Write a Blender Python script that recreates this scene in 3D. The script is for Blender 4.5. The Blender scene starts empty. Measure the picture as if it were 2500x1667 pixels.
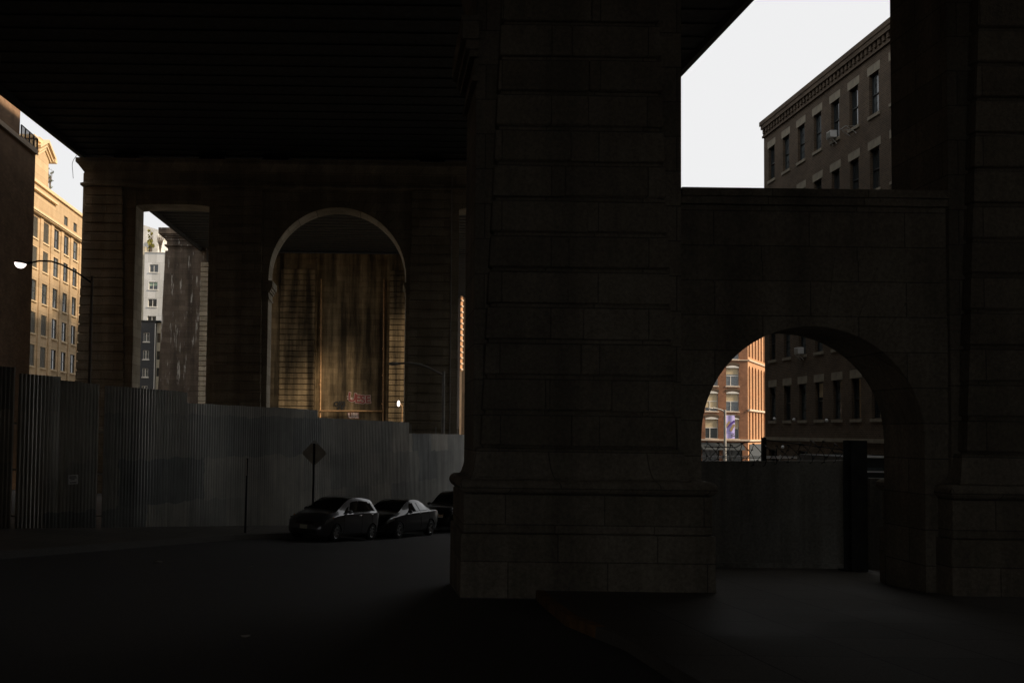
import bpy, bmesh, math, random
from mathutils import Vector, Matrix, Euler
random.seed(7)
sc = bpy.context.scene
COL = sc.collection
PI = math.pi
R = math.radians

# ------------------------------------------------------------------ camera, world, sun
EYE = 2.2                      # eye height over the street under the camera
F = 2400.0                     # focal length in photo pixels (2500 wide)
cam_d = bpy.data.cameras.new("camera"); cam = bpy.data.objects.new("camera", cam_d); COL.objects.link(cam)
sc.camera = cam
cam_d.sensor_width = 36.0; cam_d.lens = F / 2500 * 36
cam_d.shift_x = 0.128; cam_d.shift_y = 0.0438
cam_d.clip_start = 0.1; cam_d.clip_end = 4000
CM = Matrix.Rotation(R(92.5), 4, 'X') @ Matrix.Rotation(0.013, 4, 'Z')
cam.matrix_world = Matrix.Translation((0, 0, EYE)) @ CM
ROT = CM.to_3x3()

def at(px, py, Y):
    """point of the place at depth Y seen at photo pixel px, py"""
    d = ROT @ Vector(((px - 930) / F, -(py - 943) / F, -1))
    d *= Y / d.y
    return Vector((d.x, Y, d.z + EYE))
def on_plane(px, py, o, d):
    """(distance along d, height over the eye) where the sight line meets the upright plane through o along d"""
    v = ROT @ Vector(((px - 930) / F, -(py - 943) / F, -1)); n = Vector((-d[1], d[0]))
    t = (n.x * o[0] + n.y * o[1]) / (n.x * v.x + n.y * v.y)
    return ((v.x * t - o[0]) * d[0] + (v.y * t - o[1]) * d[1], v.z * t)
def X_(px, Y, py=1050): return at(px, py, Y).x
def Z_(py, Y, px=930): return at(px, py, Y).z

SUN_EL, SUN_AZ = 29.0, -14.0      # azimuth measured from +X towards +Y
w = bpy.data.worlds.new("World"); sc.world = w; w.use_nodes = True
nt = w.node_tree; nt.nodes.clear()
wo = nt.nodes.new('ShaderNodeOutputWorld'); bg = nt.nodes.new('ShaderNodeBackground')
sky = nt.nodes.new('ShaderNodeTexSky'); sky.sky_type = 'NISHITA'; sky.sun_disc = False
sky.sun_elevation = R(SUN_EL); sky.sun_rotation = R(90 - SUN_AZ); sky.dust_density = 4.0; sky.air_density = 1.0
hs = nt.nodes.new('ShaderNodeHueSaturation'); hs.inputs['Saturation'].default_value = 0.35
mx = nt.nodes.new('ShaderNodeMix'); mx.data_type = 'RGBA'; mx.inputs[0].default_value = 0.9
mx.inputs[7].default_value = (9.3, 9.3, 9.35, 1)      # white hazy overcast
nt.links.new(sky.outputs[0], hs.inputs['Color']); nt.links.new(hs.outputs[0], mx.inputs[6])
nt.links.new(mx.outputs[2], bg.inputs[0]); bg.inputs[1].default_value = 0.1
nt.links.new(bg.outputs[0], wo.inputs[0])

sl = bpy.data.lights.new("sun", 'SUN'); sl.energy = 5.0; sl.angle = R(8); sl.color = (1.0, 0.80, 0.58)
sun = bpy.data.objects.new("sun", sl); COL.objects.link(sun)
sd = Vector((math.cos(R(SUN_EL)) * math.cos(R(SUN_AZ)), math.cos(R(SUN_EL)) * math.sin(R(SUN_AZ)), math.sin(R(SUN_EL))))
sun.rotation_euler = sd.to_track_quat('Z', 'Y').to_euler(); sun.location = sd * 300

sc.view_settings.view_transform = 'Standard'; sc.view_settings.look = 'None'
sc.view_settings.exposure = 0.0; sc.view_settings.gamma = 1.0
sc.cycles.max_bounces = 10; sc.cycles.diffuse_bounces = 6; sc.cycles.glossy_bounces = 4
sc.cycles.use_denoising = True
sc.cycles.sample_clamp_indirect = 4.0

def ground(x, y):
    y = min(y, 230.0)
    return -0.0515 * y - 0.055 * max(min(x, 0), -40)

# ------------------------------------------------------------------ materials
def newmat(name):
    m = bpy.data.materials.new(name); m.use_nodes = True
    n = m.node_tree; b = n.nodes['Principled BSDF']
    return m, n, b
def N(n, t, **kw):
    x = n.nodes.new(t)
    for k, v in kw.items():
        if k in x.inputs: x.inputs[k].default_value = v
        else: setattr(x, k, v)
    return x
def ramp(n, src, stops):
    r = n.nodes.new('ShaderNodeValToRGB')
    e = r.color_ramp.elements
    while len(e) < len(stops): e.new(0.5)
    for i, (p, c) in enumerate(stops):
        e[i].position = p; e[i].color = (*c, 1) if len(c) == 3 else c
    n.links.new(src, r.inputs[0]); return r
def plain(name, col, rough=0.6, metal=0.0, spec=0.5, var=0.0, emit=None):
    m, n, b = newmat(name)
    b.inputs['Base Color'].default_value = (*col, 1); b.inputs['Roughness'].default_value = rough
    b.inputs['Metallic'].default_value = metal; b.inputs['Specular IOR Level'].default_value = spec
    if var:
        tc = N(n, 'ShaderNodeTexCoord'); no = N(n, 'ShaderNodeTexNoise', Scale=3.0, Detail=6.0)
        n.links.new(tc.outputs['Object'], no.inputs['Vector'])
        r = ramp(n, no.outputs[0], [(0.3, tuple(c * (1 - var) for c in col)), (0.7, tuple(min(1, c * (1 + var)) for c in col))])
        n.links.new(r.outputs[0], b.inputs['Base Color'])
    if emit:
        b.inputs['Emission Color'].default_value = (*emit[0], 1); b.inputs['Emission Strength'].default_value = emit[1]
    return m
def mul(n, a, b_, fac=1.0):
    x = n.nodes.new('ShaderNodeMix'); x.data_type = 'RGBA'; x.blend_type = 'MULTIPLY'; x.inputs[0].default_value = fac
    n.links.new(a, x.inputs[6]); n.links.new(b_, x.inputs[7]); return x.outputs[2]
def swizzle(n, sx=1.0, sz=1.0):
    """object coords -> (x+y, z, 0): a pattern that runs along any upright wall"""
    tc = N(n, 'ShaderNodeTexCoord'); s = N(n, 'ShaderNodeSeparateXYZ'); n.links.new(tc.outputs['Object'], s.inputs[0])
    a = N(n, 'ShaderNodeMath', operation='ADD'); n.links.new(s.outputs[0], a.inputs[0]); n.links.new(s.outputs[1], a.inputs[1])
    c = N(n, 'ShaderNodeCombineXYZ'); n.links.new(a.outputs[0], c.inputs[0]); n.links.new(s.outputs[2], c.inputs[1])
    mp = N(n, 'ShaderNodeMapping'); mp.inputs['Scale'].default_value = (sx, sz, 1); n.links.new(c.outputs[0], mp.inputs[0])
    return tc, mp
def stone(name, c1, c2, course=0.64, block=1.6, streak=0.6, mortar=0.012, bump=0.5, white=0.0, rough=0.85):
    m, n, b = newmat(name)
    tc, mp = swizzle(n)
    n1 = N(n, 'ShaderNodeTexNoise', Scale=0.9, Detail=8.0, Roughness=0.65); n.links.new(tc.outputs['Object'], n1.inputs['Vector'])
    r1 = ramp(n, n1.outputs[0], [(0.3, c1), (0.7, c2)])
    n2 = N(n, 'ShaderNodeTexNoise', Scale=14.0, Detail=8.0, Roughness=0.7); n.links.new(tc.outputs['Object'], n2.inputs['Vector'])
    r2 = ramp(n, n2.outputs[0], [(0.3, (0.6, 0.6, 0.6)), (0.7, (1.15, 1.15, 1.15))])
    col = mul(n, r1.outputs[0], r2.outputs[0])
    bt = N(n, 'ShaderNodeTexBrick', Scale=1.0); bt.offset = 0.5
    bt.inputs['Brick Width'].default_value = block; bt.inputs['Row Height'].default_value = course
    bt.inputs['Mortar Size'].default_value = mortar; bt.inputs['Mortar Smooth'].default_value = 0.2
    bt.inputs['Color1'].default_value = (1, 1, 1, 1); bt.inputs['Color2'].default_value = (0.72, 0.72, 0.70, 1); bt.inputs['Mortar'].default_value = (0.45, 0.45, 0.45, 1)
    n.links.new(mp.outputs[0], bt.inputs['Vector'])
    col = mul(n, col, bt.outputs['Color'])
    # soot and water streaks running down the stone
    ms = N(n, 'ShaderNodeMapping'); ms.inputs['Scale'].default_value = (0.55, 0.55, 0.045); n.links.new(tc.outputs['Object'], ms.inputs[0])
    n3 = N(n, 'ShaderNodeTexNoise', Scale=1.6, Detail=7.0, Roughness=0.6); n.links.new(ms.outputs[0], n3.inputs['Vector'])
    r3 = ramp(n, n3.outputs[0], [(0.38, (1 - streak,) * 3), (0.62, (1.0, 1.0, 1.0))])
    col = mul(n, col, r3.outputs[0])
    if white:
        mw = N(n, 'ShaderNodeMapping'); mw.inputs['Scale'].default_value = (2.2, 2.2, 0.22); n.links.new(tc.outputs['Object'], mw.inputs[0])
        n4 = N(n, 'ShaderNodeTexNoise', Scale=1.5, Detail=5.0, Roughness=0.7); n.links.new(mw.outputs[0], n4.inputs['Vector'])
        r4 = ramp(n, n4.outputs[0], [(0.60, (0, 0, 0)), (0.66, (white, white, white))])
        x = n.nodes.new('ShaderNodeMix'); x.data_type = 'RGBA'; n.links.new(r4.outputs[0], x.inputs[0]); n.links.new(col, x.inputs[6]); x.inputs[7].default_value = (0.55, 0.54, 0.5, 1)
        col = x.outputs[2]
    n.links.new(col, b.inputs['Base Color']); b.inputs['Roughness'].default_value = rough
    b.inputs['Specular IOR Level'].default_value = 0.25
    bp = N(n, 'ShaderNodeBump', Strength=bump, Distance=0.05)
    ad = N(n, 'ShaderNodeMath', operation='MULTIPLY_ADD'); n.links.new(bt.outputs['Fac'], ad.inputs[0]); ad.inputs[1].default_value = -0.6
    n.links.new(n2.outputs[0], ad.inputs[2]); n.links.new(ad.outputs[0], bp.inputs['Height']); n.links.new(bp.outputs[0], b.inputs['Normal'])
    return m
def brick(name, c1, c2, mort, scale=1.0, rough=0.85, stain=0.4):
    m, n, b = newmat(name)
    tc, mp = swizzle(n)
    bt = N(n, 'ShaderNodeTexBrick', Scale=1.0); bt.inputs['Brick Width'].default_value = 0.22 * scale; bt.inputs['Row Height'].default_value = 0.075 * scale
    bt.inputs['Mortar Size'].default_value = 0.008 * scale
    bt.inputs['Color1'].default_value = (*c1, 1); bt.inputs['Color2'].default_value = (*c2, 1); bt.inputs['Mortar'].default_value = (*mort, 1)
    n.links.new(mp.outputs[0], bt.inputs['Vector'])
    n1 = N(n, 'ShaderNodeTexNoise', Scale=0.7, Detail=8.0, Roughness=0.65); n.links.new(tc.outputs['Object'], n1.inputs['Vector'])
    r1 = ramp(n, n1.outputs[0], [(0.3, (1 - stain,) * 3), (0.7, (1.1, 1.1, 1.1))])
    n.links.new(mul(n, bt.outputs['Color'], r1.outputs[0]), b.inputs['Base Color']); b.inputs['Roughness'].default_value = rough
    b.inputs['Specular IOR Level'].default_value = 0.2
    bp = N(n, 'ShaderNodeBump', Strength=0.4, Distance=0.01); n.links.new(bt.outputs['Fac'], bp.inputs['Height']); bp.invert = True; n.links.new(bp.outputs[0], b.inputs['Normal'])
    return m

M = {}
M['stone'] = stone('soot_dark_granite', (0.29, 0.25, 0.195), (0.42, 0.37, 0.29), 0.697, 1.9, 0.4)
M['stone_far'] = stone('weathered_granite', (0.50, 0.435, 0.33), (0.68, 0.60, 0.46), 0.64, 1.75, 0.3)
M['stone_back'] = stone('rust_stained_granite', (0.31, 0.225, 0.125), (0.50, 0.37, 0.205), 0.64, 1.5, 0.85)
M['stone_pale'] = stone('streaked_granite', (0.14, 0.11, 0.09), (0.22, 0.18, 0.14), 0.62, 1.5, 0.5, white=0.8)
M['concrete'] = stone('stained_concrete', (0.30, 0.29, 0.26), (0.44, 0.43, 0.385), 3.0, 6.0, 0.5, mortar=0.006, bump=0.2)
M['sidewalk'] = None
def flat_ground(name, c1, c2, rough, tile=None, spec=0.4):
    m, n, b = newmat(name)
    tc = N(n, 'ShaderNodeTexCoord')
    n1 = N(n, 'ShaderNodeTexNoise', Scale=0.35, Detail=9.0, Roughness=0.65); n.links.new(tc.outputs['Object'], n1.inputs['Vector'])
    r1 = ramp(n, n1.outputs[0], [(0.3, c1), (0.72, c2)])
    n2 = N(n, 'ShaderNodeTexNoise', Scale=40.0, Detail=5.0, Roughness=0.8); n.links.new(tc.outputs['Object'], n2.inputs['Vector'])
    r2 = ramp(n, n2.outputs[0], [(0.3, (0.55,) * 3), (0.7, (1.3,) * 3)])
    col = mul(n, r1.outputs[0], r2.outputs[0])
    if tile:
        bt = N(n, 'ShaderNodeTexBrick', Scale=1.0); bt.offset = 0.0
        bt.inputs['Brick Width'].default_value = tile; bt.inputs['Row Height'].default_value = tile; bt.inputs['Mortar Size'].default_value = 0.012
        bt.inputs['Color1'].default_value = (1, 1, 1, 1); bt.inputs['Color2'].default_value = (0.85, 0.85, 0.85, 1); bt.inputs['Mortar'].default_value = (0.35, 0.35, 0.35, 1)
        n.links.new(tc.outputs['Object'], bt.inputs['Vector']); col = mul(n, col, bt.outputs['Color'])
    n.links.new(col, b.inputs['Base Color']); 
    rr = ramp(n, n1.outputs[0], [(0.35, (rough - 0.2,) * 3), (0.65, (rough,) * 3)]); n.links.new(rr.outputs[0], b.inputs['Roughness'])
    b.inputs['Specular IOR Level'].default_value = spec
    bp = N(n, 'ShaderNodeBump', Strength=0.5, Distance=0.02); n.links.new(n2.outputs[0], bp.inputs['Height']); n.links.new(bp.outputs[0], b.inputs['Normal'])
    return m
M['asphalt'] = flat_ground('worn_asphalt', (0.055, 0.055, 0.056), (0.105, 0.104, 0.10), 0.85)
M['sidewalk'] = flat_ground('old_concrete_flags', (0.13, 0.12, 0.10), (0.2, 0.185, 0.16), 0.9, tile=1.5)
M['low_bounce'] = flat_ground('dark_low_bounce_ground', (0.025, 0.022, 0.018), (0.05, 0.044, 0.036), 0.95)
M['curb'] = flat_ground('curb_stone', (0.12, 0.115, 0.1), (0.2, 0.19, 0.17), 0.85)
M['orange_curb'] = plain('faded_orange_curb_paint', (0.22, 0.12, 0.045), 0.8, var=0.5)
M['deck'] = plain('dark_green_deck_steel', (0.05, 0.053, 0.053), 0.8, 0.0, 0.2, var=0.3)
M['rust'] = plain('rusted_pipe', (0.45, 0.27, 0.13), 0.6, 0.3, var=0.35)
M['black_metal'] = plain('black_metal', (0.02, 0.02, 0.022), 0.45, 0.6)
M['grey_metal'] = plain('galvanised_steel', (0.45, 0.44, 0.41), 0.6, 0.1, var=0.2)
M['pole_paint'] = plain('dull_brown_pole_paint', (0.16, 0.14, 0.115), 0.6)
M['white_metal'] = plain('white_painted_metal', (0.75, 0.75, 0.74), 0.4)
M['glass'] = plain('dark_window_glass', (0.03, 0.037, 0.04), 0.08, 0.0, 0.9, var=0.3)
M['glass_pale'] = plain('pale_window_glass', (0.09, 0.105, 0.11), 0.12, 0.0, 0.9, var=0.6)
M['blind'] = plain('drawn_cream_blind', (0.52, 0.42, 0.26), 0.8, var=0.15)
M['blind_green'] = plain('drawn_green_blind', (0.32, 0.42, 0.32), 0.8, var=0.15)
M['frame_dark'] = plain('dark_window_frame', (0.03, 0.035, 0.035), 0.5)
M['frame_white'] = plain('white_window_frame', (0.7, 0.68, 0.62), 0.5)
M['louver'] = plain('grey_louver', (0.18, 0.18, 0.15), 0.6)
M['beige'] = stone('beige_stucco', (0.68, 0.49, 0.285), (0.80, 0.59, 0.36), 0.9, 30.0, 0.12, mortar=0.012, bump=0.15)
M['beige_trim'] = plain('pale_beige_trim', (0.72, 0.55, 0.33), 0.8, var=0.1)
M['brick_dark'] = brick('dark_brown_brick', (0.125, 0.088, 0.056), (0.085, 0.06, 0.04), (0.18, 0.145, 0.11), 1.25)
M['brick_left'] = brick('brown_brick', (0.42, 0.26, 0.15), (0.32, 0.195, 0.115), (0.24, 0.18, 0.13), 1.6)
M['brick_shaded'] = brick('orange_brick_shaded', (0.30, 0.145, 0.08), (0.22, 0.10, 0.055), (0.22, 0.14, 0.095), 1.6, stain=0.3)  # front of the orange building, shade put into the brick colour
M['brick_sunlit'] = brick('orange_brick_sunlit', (0.64, 0.335, 0.17), (0.50, 0.26, 0.13), (0.5, 0.33, 0.2), 1.6, stain=0.15)  # same brick on sunlit faces, sun put into the colour
M['lintel'] = plain('pale_stone_lintel', (0.24, 0.21, 0.155), 0.85, var=0.25)
M['trim_buff'] = plain('buff_stone_trim', (0.62, 0.5, 0.38), 0.85, var=0.1)
M['white_panel'] = stone('white_wall_panels', (0.80, 0.80, 0.78), (0.88, 0.88, 0.86), 3.1, 1.35, 0.12, mortar=0.015, bump=0.1)
M['grey_wall'] = plain('dark_grey_render', (0.05, 0.052, 0.055), 0.8, var=0.1)
M['cream_wall'] = plain('cream_render', (0.5, 0.45, 0.34), 0.8, var=0.12)
M['plastic_white'] = plain('off_white_plastic', (0.6, 0.6, 0.58), 0.5, var=0.1)
M['lamp_lit'] = plain('lit_lamp_lens', (0.9, 0.85, 0.8), 0.4, emit=((1.0, 0.86, 0.78), 2.2))
M['lamp_glass'] = plain('unlit_lamp_lens', (0.5, 0.5, 0.5), 0.3)
M['bulb_white'] = plain('white_globe', (0.8, 0.8, 0.8), 0.3)
M['leaf'] = plain('yellow_green_leaves', (0.30, 0.28, 0.06), 0.7, var=0.4)
M['leaf2'] = plain('green_leaves', (0.14, 0.17, 0.08), 0.7, var=0.4)
M['twig'] = plain('bare_twigs', (0.16, 0.12, 0.09), 0.8)
M['banner'] = plain('lavender_banner_cloth', (0.50, 0.44, 0.80), 0.8, var=0.05)
M['banner_purple'] = plain('deep_purple_print', (0.09, 0.04, 0.28), 0.8)
M['banner_gold'] = plain('gold_print', (0.36, 0.25, 0.13), 0.8)
M['sign_back'] = plain('bare_sign_back', (0.36, 0.31, 0.24), 0.6, 0.0, var=0.2)
M['paper'] = plain('white_notice_board', (0.8, 0.8, 0.77), 0.7)
M['ink'] = plain('dark_print', (0.05, 0.05, 0.05), 0.7)
M['spray_red'] = plain('dark_red_spray_paint', (0.34, 0.09, 0.075), 0.7)
M['spray_white'] = plain('pinkish_white_spray_paint', (0.8, 0.66, 0.6), 0.7)
M['spray_black'] = plain('black_spray_paint', (0.02, 0.02, 0.02), 0.7)
M['tyre'] = plain('tyre_rubber', (0.012, 0.012, 0.012), 0.85)
M['rim'] = plain('alloy_rim', (0.45, 0.45, 0.46), 0.28, 0.9)
M['chrome'] = plain('chrome', (0.7, 0.7, 0.7), 0.12, 1.0)
M['lens'] = plain('headlight_lens', (0.35, 0.36, 0.37), 0.08, 0.3, 1.0)
M['amber'] = plain('amber_lens', (0.6, 0.2, 0.03), 0.15)
M['trim_black'] = plain('black_plastic_trim', (0.012, 0.012, 0.012), 0.5)
M['plate'] = plain('licence_plate', (0.45, 0.42, 0.32), 0.5)
def carpaint(name, col, metal=0.6, rough=0.3):
    m, n, b = newmat(name); b.inputs['Base Color'].default_value = (*col, 1); b.inputs['Metallic'].default_value = metal
    b.inputs['Roughness'].default_value = rough; b.inputs['Specular IOR Level'].default_value = 0.1; b.inputs['Coat Weight'].default_value = 0.8; b.inputs['Coat Roughness'].default_value = 0.04
    return m
M['paint_grey'] = carpaint('metallic_grey_paint', (0.12, 0.12, 0.125), 0.6, 0.28)
M['paint_black'] = carpaint('black_car_paint', (0.008, 0.009, 0.010), 0.0, 0.4)
M['car_glass'] = plain('car_glass', (0.010, 0.013, 0.013), 0.04, 0.0, 0.8)

def corr_metal():
    m, n, b = newmat('weathered_corrugated_sheet')
    tc, mp = swizzle(n)
    n1 = N(n, 'ShaderNodeTexNoise', Scale=0.7, Detail=7.0, Roughness=0.6); n.links.new(tc.outputs['Object'], n1.inputs['Vector'])
    r1 = ramp(n, n1.outputs[0], [(0.3, (0.46, 0.445, 0.40)), (0.7, (0.68, 0.65, 0.58))])
    # grey roller-paint patches over tags, on the lower half
    bt = N(n, 'ShaderNodeTexBrick', Scale=1.0); bt.offset = 0.37
    bt.inputs['Brick Width'].default_value = 2.9; bt.inputs['Row Height'].default_value = 1.5; bt.inputs['Mortar Size'].default_value = 0.0
    bt.inputs['Color1'].default_value = (1, 1, 1, 1); bt.inputs['Color2'].default_value = (0.55, 0.6, 0.66, 1)
    nw = N(n, 'ShaderNodeTexNoise', Scale=1.3, Detail=4.0); n.links.new(tc.outputs['Object'], nw.inputs['Vector'])
    va = N(n, 'ShaderNodeVectorMath', operation='MULTIPLY_ADD'); n.links.new(nw.outputs['Color'], va.inputs[0]); va.inputs[1].default_value = (0.7, 0.5, 0); n.links.new(mp.outputs[0], va.inputs[2])
    n.links.new(va.outputs[0], bt.inputs['Vector'])
    col = mul(n, r1.outputs[0], bt.outputs['Color'])
    ms = N(n, 'ShaderNodeMapping'); ms.inputs['Scale'].default_value = (3.0, 3.0, 0.12); n.links.new(tc.outputs['Object'], ms.inputs[0])
    n3 = N(n, 'ShaderNodeTexNoise', Scale=1.6, Detail=7.0, Roughness=0.6); n.links.new(ms.outputs[0], n3.inputs['Vector'])
    r3 = ramp(n, n3.outputs[0], [(0.35, (0.78,) * 3), (0.65, (1.08,) * 3)])
    n.links.new(mul(n, col, r3.outputs[0]), b.inputs['Base Color'])
    b.inputs['Roughness'].default_value = 0.42; b.inputs['Metallic'].default_value = 0.6
    return m
M['corr'] = corr_metal()

# ------------------------------------------------------------------ mesh helpers
class MB:
    def __init__(s): s.v = []; s.f = []; s.mi = []
    def add(s, vs, fs, mi=0):
        o = len(s.v); s.v += [tuple(v) for v in vs]; s.f += [tuple(i + o for i in f) for f in fs]; s.mi += [mi] * len(fs)
    def hexa(s, b4, t4, mi=0):
        s.add(list(b4) + list(t4), [(3, 2, 1, 0), (4, 5, 6, 7), (0, 1, 5, 4), (1, 2, 6, 5), (2, 3, 7, 6), (3, 0, 4, 7)], mi)
    def box(s, x0, x1, y0, y1, z0, z1, mi=0):
        s.hexa([(x0, y0, z0), (x1, y0, z0), (x1, y1, z0), (x0, y1, z0)], [(x0, y0, z1), (x1, y0, z1), (x1, y1, z1), (x0, y1, z1)], mi)
    def prism(s, poly, y0, y1, mi=0):            # poly in x,z, counter-clockwise seen from -Y
        n = len(poly)
        s.add([(x, y0, z) for x, z in poly] + [(x, y1, z) for x, z in poly],
              [tuple(range(n)), tuple(range(2 * n - 1, n - 1, -1))] + [(i, i + n, (i + 1) % n + n, (i + 1) % n) for i in range(n)], mi)
    def tube(s, pts, r, seg=8, mi=0, closed=False, r1=None):
        pts = [Vector(p) for p in pts]; n = len(pts); rings = []
        prev = None
        for i, p in enumerate(pts):
            if closed: t = pts[(i + 1) % n] - pts[i - 1]
            else: t = (pts[min(i + 1, n - 1)] - pts[max(i - 1, 0)])
            t.normalize()
            if prev is None:
                a = Vector((0, 0, 1)) if abs(t.z) < 0.9 else Vector((1, 0, 0))
                u = t.cross(a).normalized()
            else:
                u = (prev - t * prev.dot(t)).normalized()
            prev = u; v = t.cross(u)
            rr = r if r1 is None else r + (r1 - r) * i / (n - 1)
            rings.append([p + (u * math.cos(2 * PI * k / seg) + v * math.sin(2 * PI * k / seg)) * rr for k in range(seg)])
        vs = [q for ring in rings for q in ring]; fs = []
        for i in range(n if closed else n - 1):
            for k in range(seg):
                a = i * seg + k; b = i * seg + (k + 1) % seg; j = ((i + 1) % n) * seg
                fs.append((a, b, j + (k + 1) % seg, j + k))
        if not closed:
            fs.append(tuple(range(seg - 1, -1, -1))); fs.append(tuple((n - 1) * seg + k for k in range(seg)))
        s.add(vs, fs, mi)
    def cyl(s, p0, p1, r, seg=16, mi=0, r1=None): s.tube([p0, p1], r, seg, mi, r1=r1)
    def lathe(s, prof, seg=16, origin=(0, 0, 0), mi=0):   # prof (r,z)
        ox, oy, oz = origin; n = len(prof)
        vs = [(ox + r * math.cos(2 * PI * k / seg), oy + r * math.sin(2 * PI * k / seg), oz + z) for r, z in prof for k in range(seg)]
        fs = [(i * seg + k, i * seg + (k + 1) % seg, (i + 1) * seg + (k + 1) % seg, (i + 1) * seg + k) for i in range(n - 1) for k in range(seg)]
        s.add(vs, fs, mi)
    def obj(s, name, mats, parent=None, smooth=False, loc=None, bevel=0):
        me = bpy.data.meshes.new(name); me.from_pydata(s.v, [], s.f)
        if not isinstance(mats, (list, tuple)): mats = [mats]
        for m in mats: me.materials.append(m)
        if len(mats) > 1: me.polygons.foreach_set('material_index', s.mi)
        if smooth: me.polygons.foreach_set('use_smooth', [True] * len(me.polygons))
        me.update()
        o = bpy.data.objects.new(name, me); COL.objects.link(o)
        if parent is not None: o.parent = parent
        if loc is not None: o.location = loc
        if bevel:
            b = o.modifiers.new('bevel', 'BEVEL'); b.width = bevel; b.segments = 2; b.limit_method = 'ANGLE'
        return o
def tag(o, label=None, cat=None, group=None, kind=None):
    if label: o['label'] = label
    if cat: o['category'] = cat
    if group: o['group'] = group
    if kind: o['kind'] = kind
    return o
def empty(name, loc, rz=0, label=None, cat=None, group=None, rot=None):
    o = bpy.data.objects.new(name, None); COL.objects.link(o); o.location = loc
    o.rotation_euler = rot if rot else (0, 0, rz); o.empty_display_size = 0.3
    return tag(o, label, cat, group)
def copy_tree(o, parent=None):
    kids = [c for c in bpy.data.objects if c.parent == o]
    c = o.copy(); COL.objects.link(c); c.parent = parent
    for k in kids: copy_tree(k, c)
    return c

# ------------------------------------------------------------------ ground, street, sidewalks
def sheet(name, xs, ys, dz, mat, fn=ground):
    mb = MB(); vs = [(x, y, fn(x, y) + dz) for y in ys for x in xs]; nx = len(xs)
    mb.add(vs, [(j * nx + i, j * nx + i + 1, (j + 1) * nx + i + 1, (j + 1) * nx + i) for j in range(len(ys) - 1) for i in range(nx - 1)])
    o = mb.obj(name, mat); o['kind'] = 'structure'; return o
sheet('ground', [-900, -400, -100, -40, -20, 0, 20, 60, 150, 500, 1200], [-300, -60, 0, 60, 120, 230, 600, 1500, 2500], -0.03, M['asphalt'])
FD = Vector((0.482, 0.876))                      # direction of the street and its fence
FN = Vector((-0.876, 0.482))                     # from the street towards the fence
def fence_xy(px):
    k = (px - 930) / F - 0.013 * 0
    Y = (0.55 * 36.5 + 5.5) / (0.55 - k); return Vector((k * Y, Y))
F0 = fence_xy(600)
def fence_p(t): return F0 + FD * t
def fence_t(px): return (fence_xy(px) - F0).dot(FD)
# the street under the bridge
mb = MB(); 
ys = [-34 + i * 4 for i in range(40)]
vs = []; 
ys = [y for y in ys if y < 64]
for y in ys: vs += [(-24, y, ground(-24, y) - 0.012), (-12, y, ground(-12, y) - 0.012), (0, y, ground(0, y) - 0.012), (22, y, ground(22, y) - 0.012)]
mb.add(vs, [(j * 4 + i, j * 4 + i + 1, j * 4 + i + 5, j * 4 + i + 4) for j in range(len(ys) - 1) for i in range(3)])
tag(mb.obj('street', M['asphalt']), kind='structure')
sheet('low_bounce_ground', [-60, -40, -20, 0, 20, 40, 60], [62.5, 80, 100, 120, 150, 200], -0.008, M['low_bounce'])  # unseen ground made dark to cut sunlight bouncing onto wall and deck
# far sidewalk along the fence: strip between curb polyline and beyond the fence
curb_pts = [Vector((-13.5, 6)), Vector((-9.6, 16)), Vector((-6.9, 24.5)), Vector((-4.6, 31.6))]
c_last = curb_pts[-1]
for k in range(1, 9): curb_pts.append(c_last + FD * 5.2 * k)
def strip(name, curb, off, h, mat, curbmat, n_in=None):
    """raised pavement: top sheet and a curb face of its own"""
    mb = MB(); vs = []
    for i, p in enumerate(curb):
        q = off(p)
        m_ = (p + q) / 2
        vs += [(p.x, p.y, ground(p.x, p.y) + h), (m_.x, m_.y, ground(m_.x, m_.y) + h), (q.x, q.y, ground(q.x, q.y) + h)]
    mb.add(vs, [(i * 3 + k, i * 3 + k + 1, i * 3 + k + 4, i * 3 + k + 3) for i in range(len(curb) - 1) for k in range(2)])
    tag(mb.obj(name, mat), kind='structure')
def curb_obj(curb, h, mat, side, name='curb'):
    mb = MB()
    n = len(curb); L = []
    for i, p in enumerate(curb):
        t = (curb[min(i + 1, n - 1)] - curb[max(i - 1, 0)]).normalized(); nn = Vector((-t.y, t.x)) * side
        L.append((p, nn))
    for i in range(n - 1):
        (p, a), (q, b) = L[i], L[i + 1]
        def g(v, z): return (v.x, v.y, ground(v.x, v.y) + z)
        mb.hexa([g(p - a * .02, -.2), g(q - b * .02, -.2), g(q + b * .16, -.2), g(p + a * .16, -.2)],
                [g(p, h + .006), g(q, h + .006), g(q + b * .15, h + .006), g(p + a * .15, h + .006)])
    return mb.obj(name, mat)
strip('sidewalk', curb_pts, lambda p: p + FN * 9, 0.15, M['sidewalk'], None)
tag(curb_obj(curb_pts, 0.15, M['curb'], 1), kind='structure')
rc = [Vector(p) for p in [(3.05, 20.0), (2.95, 17.5), (2.92, 15.4), (3.12, 14.2), (3.3, 13.2), (3.34, 11.0), (3.5, 6), (3.6, 0), (3.6, -20)]]
strip('sidewalk', rc, lambda p: Vector((23.6, p.y)), 0.15, M['sidewalk'], None)
strip('sidewalk', [Vector((5.0, 62)), Vector((5.0, 40)), Vector((4.6, 28)), Vector((3.05, 20.0))], lambda p: Vector((23.6, p.y)), 0.15, M['sidewalk'], None)
tag(curb_obj(rc[3:], 0.15, M['curb'], 1), kind='structure')
tag(curb_obj(rc[:4], 0.152, M['orange_curb'], 1), kind='structure')
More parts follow.
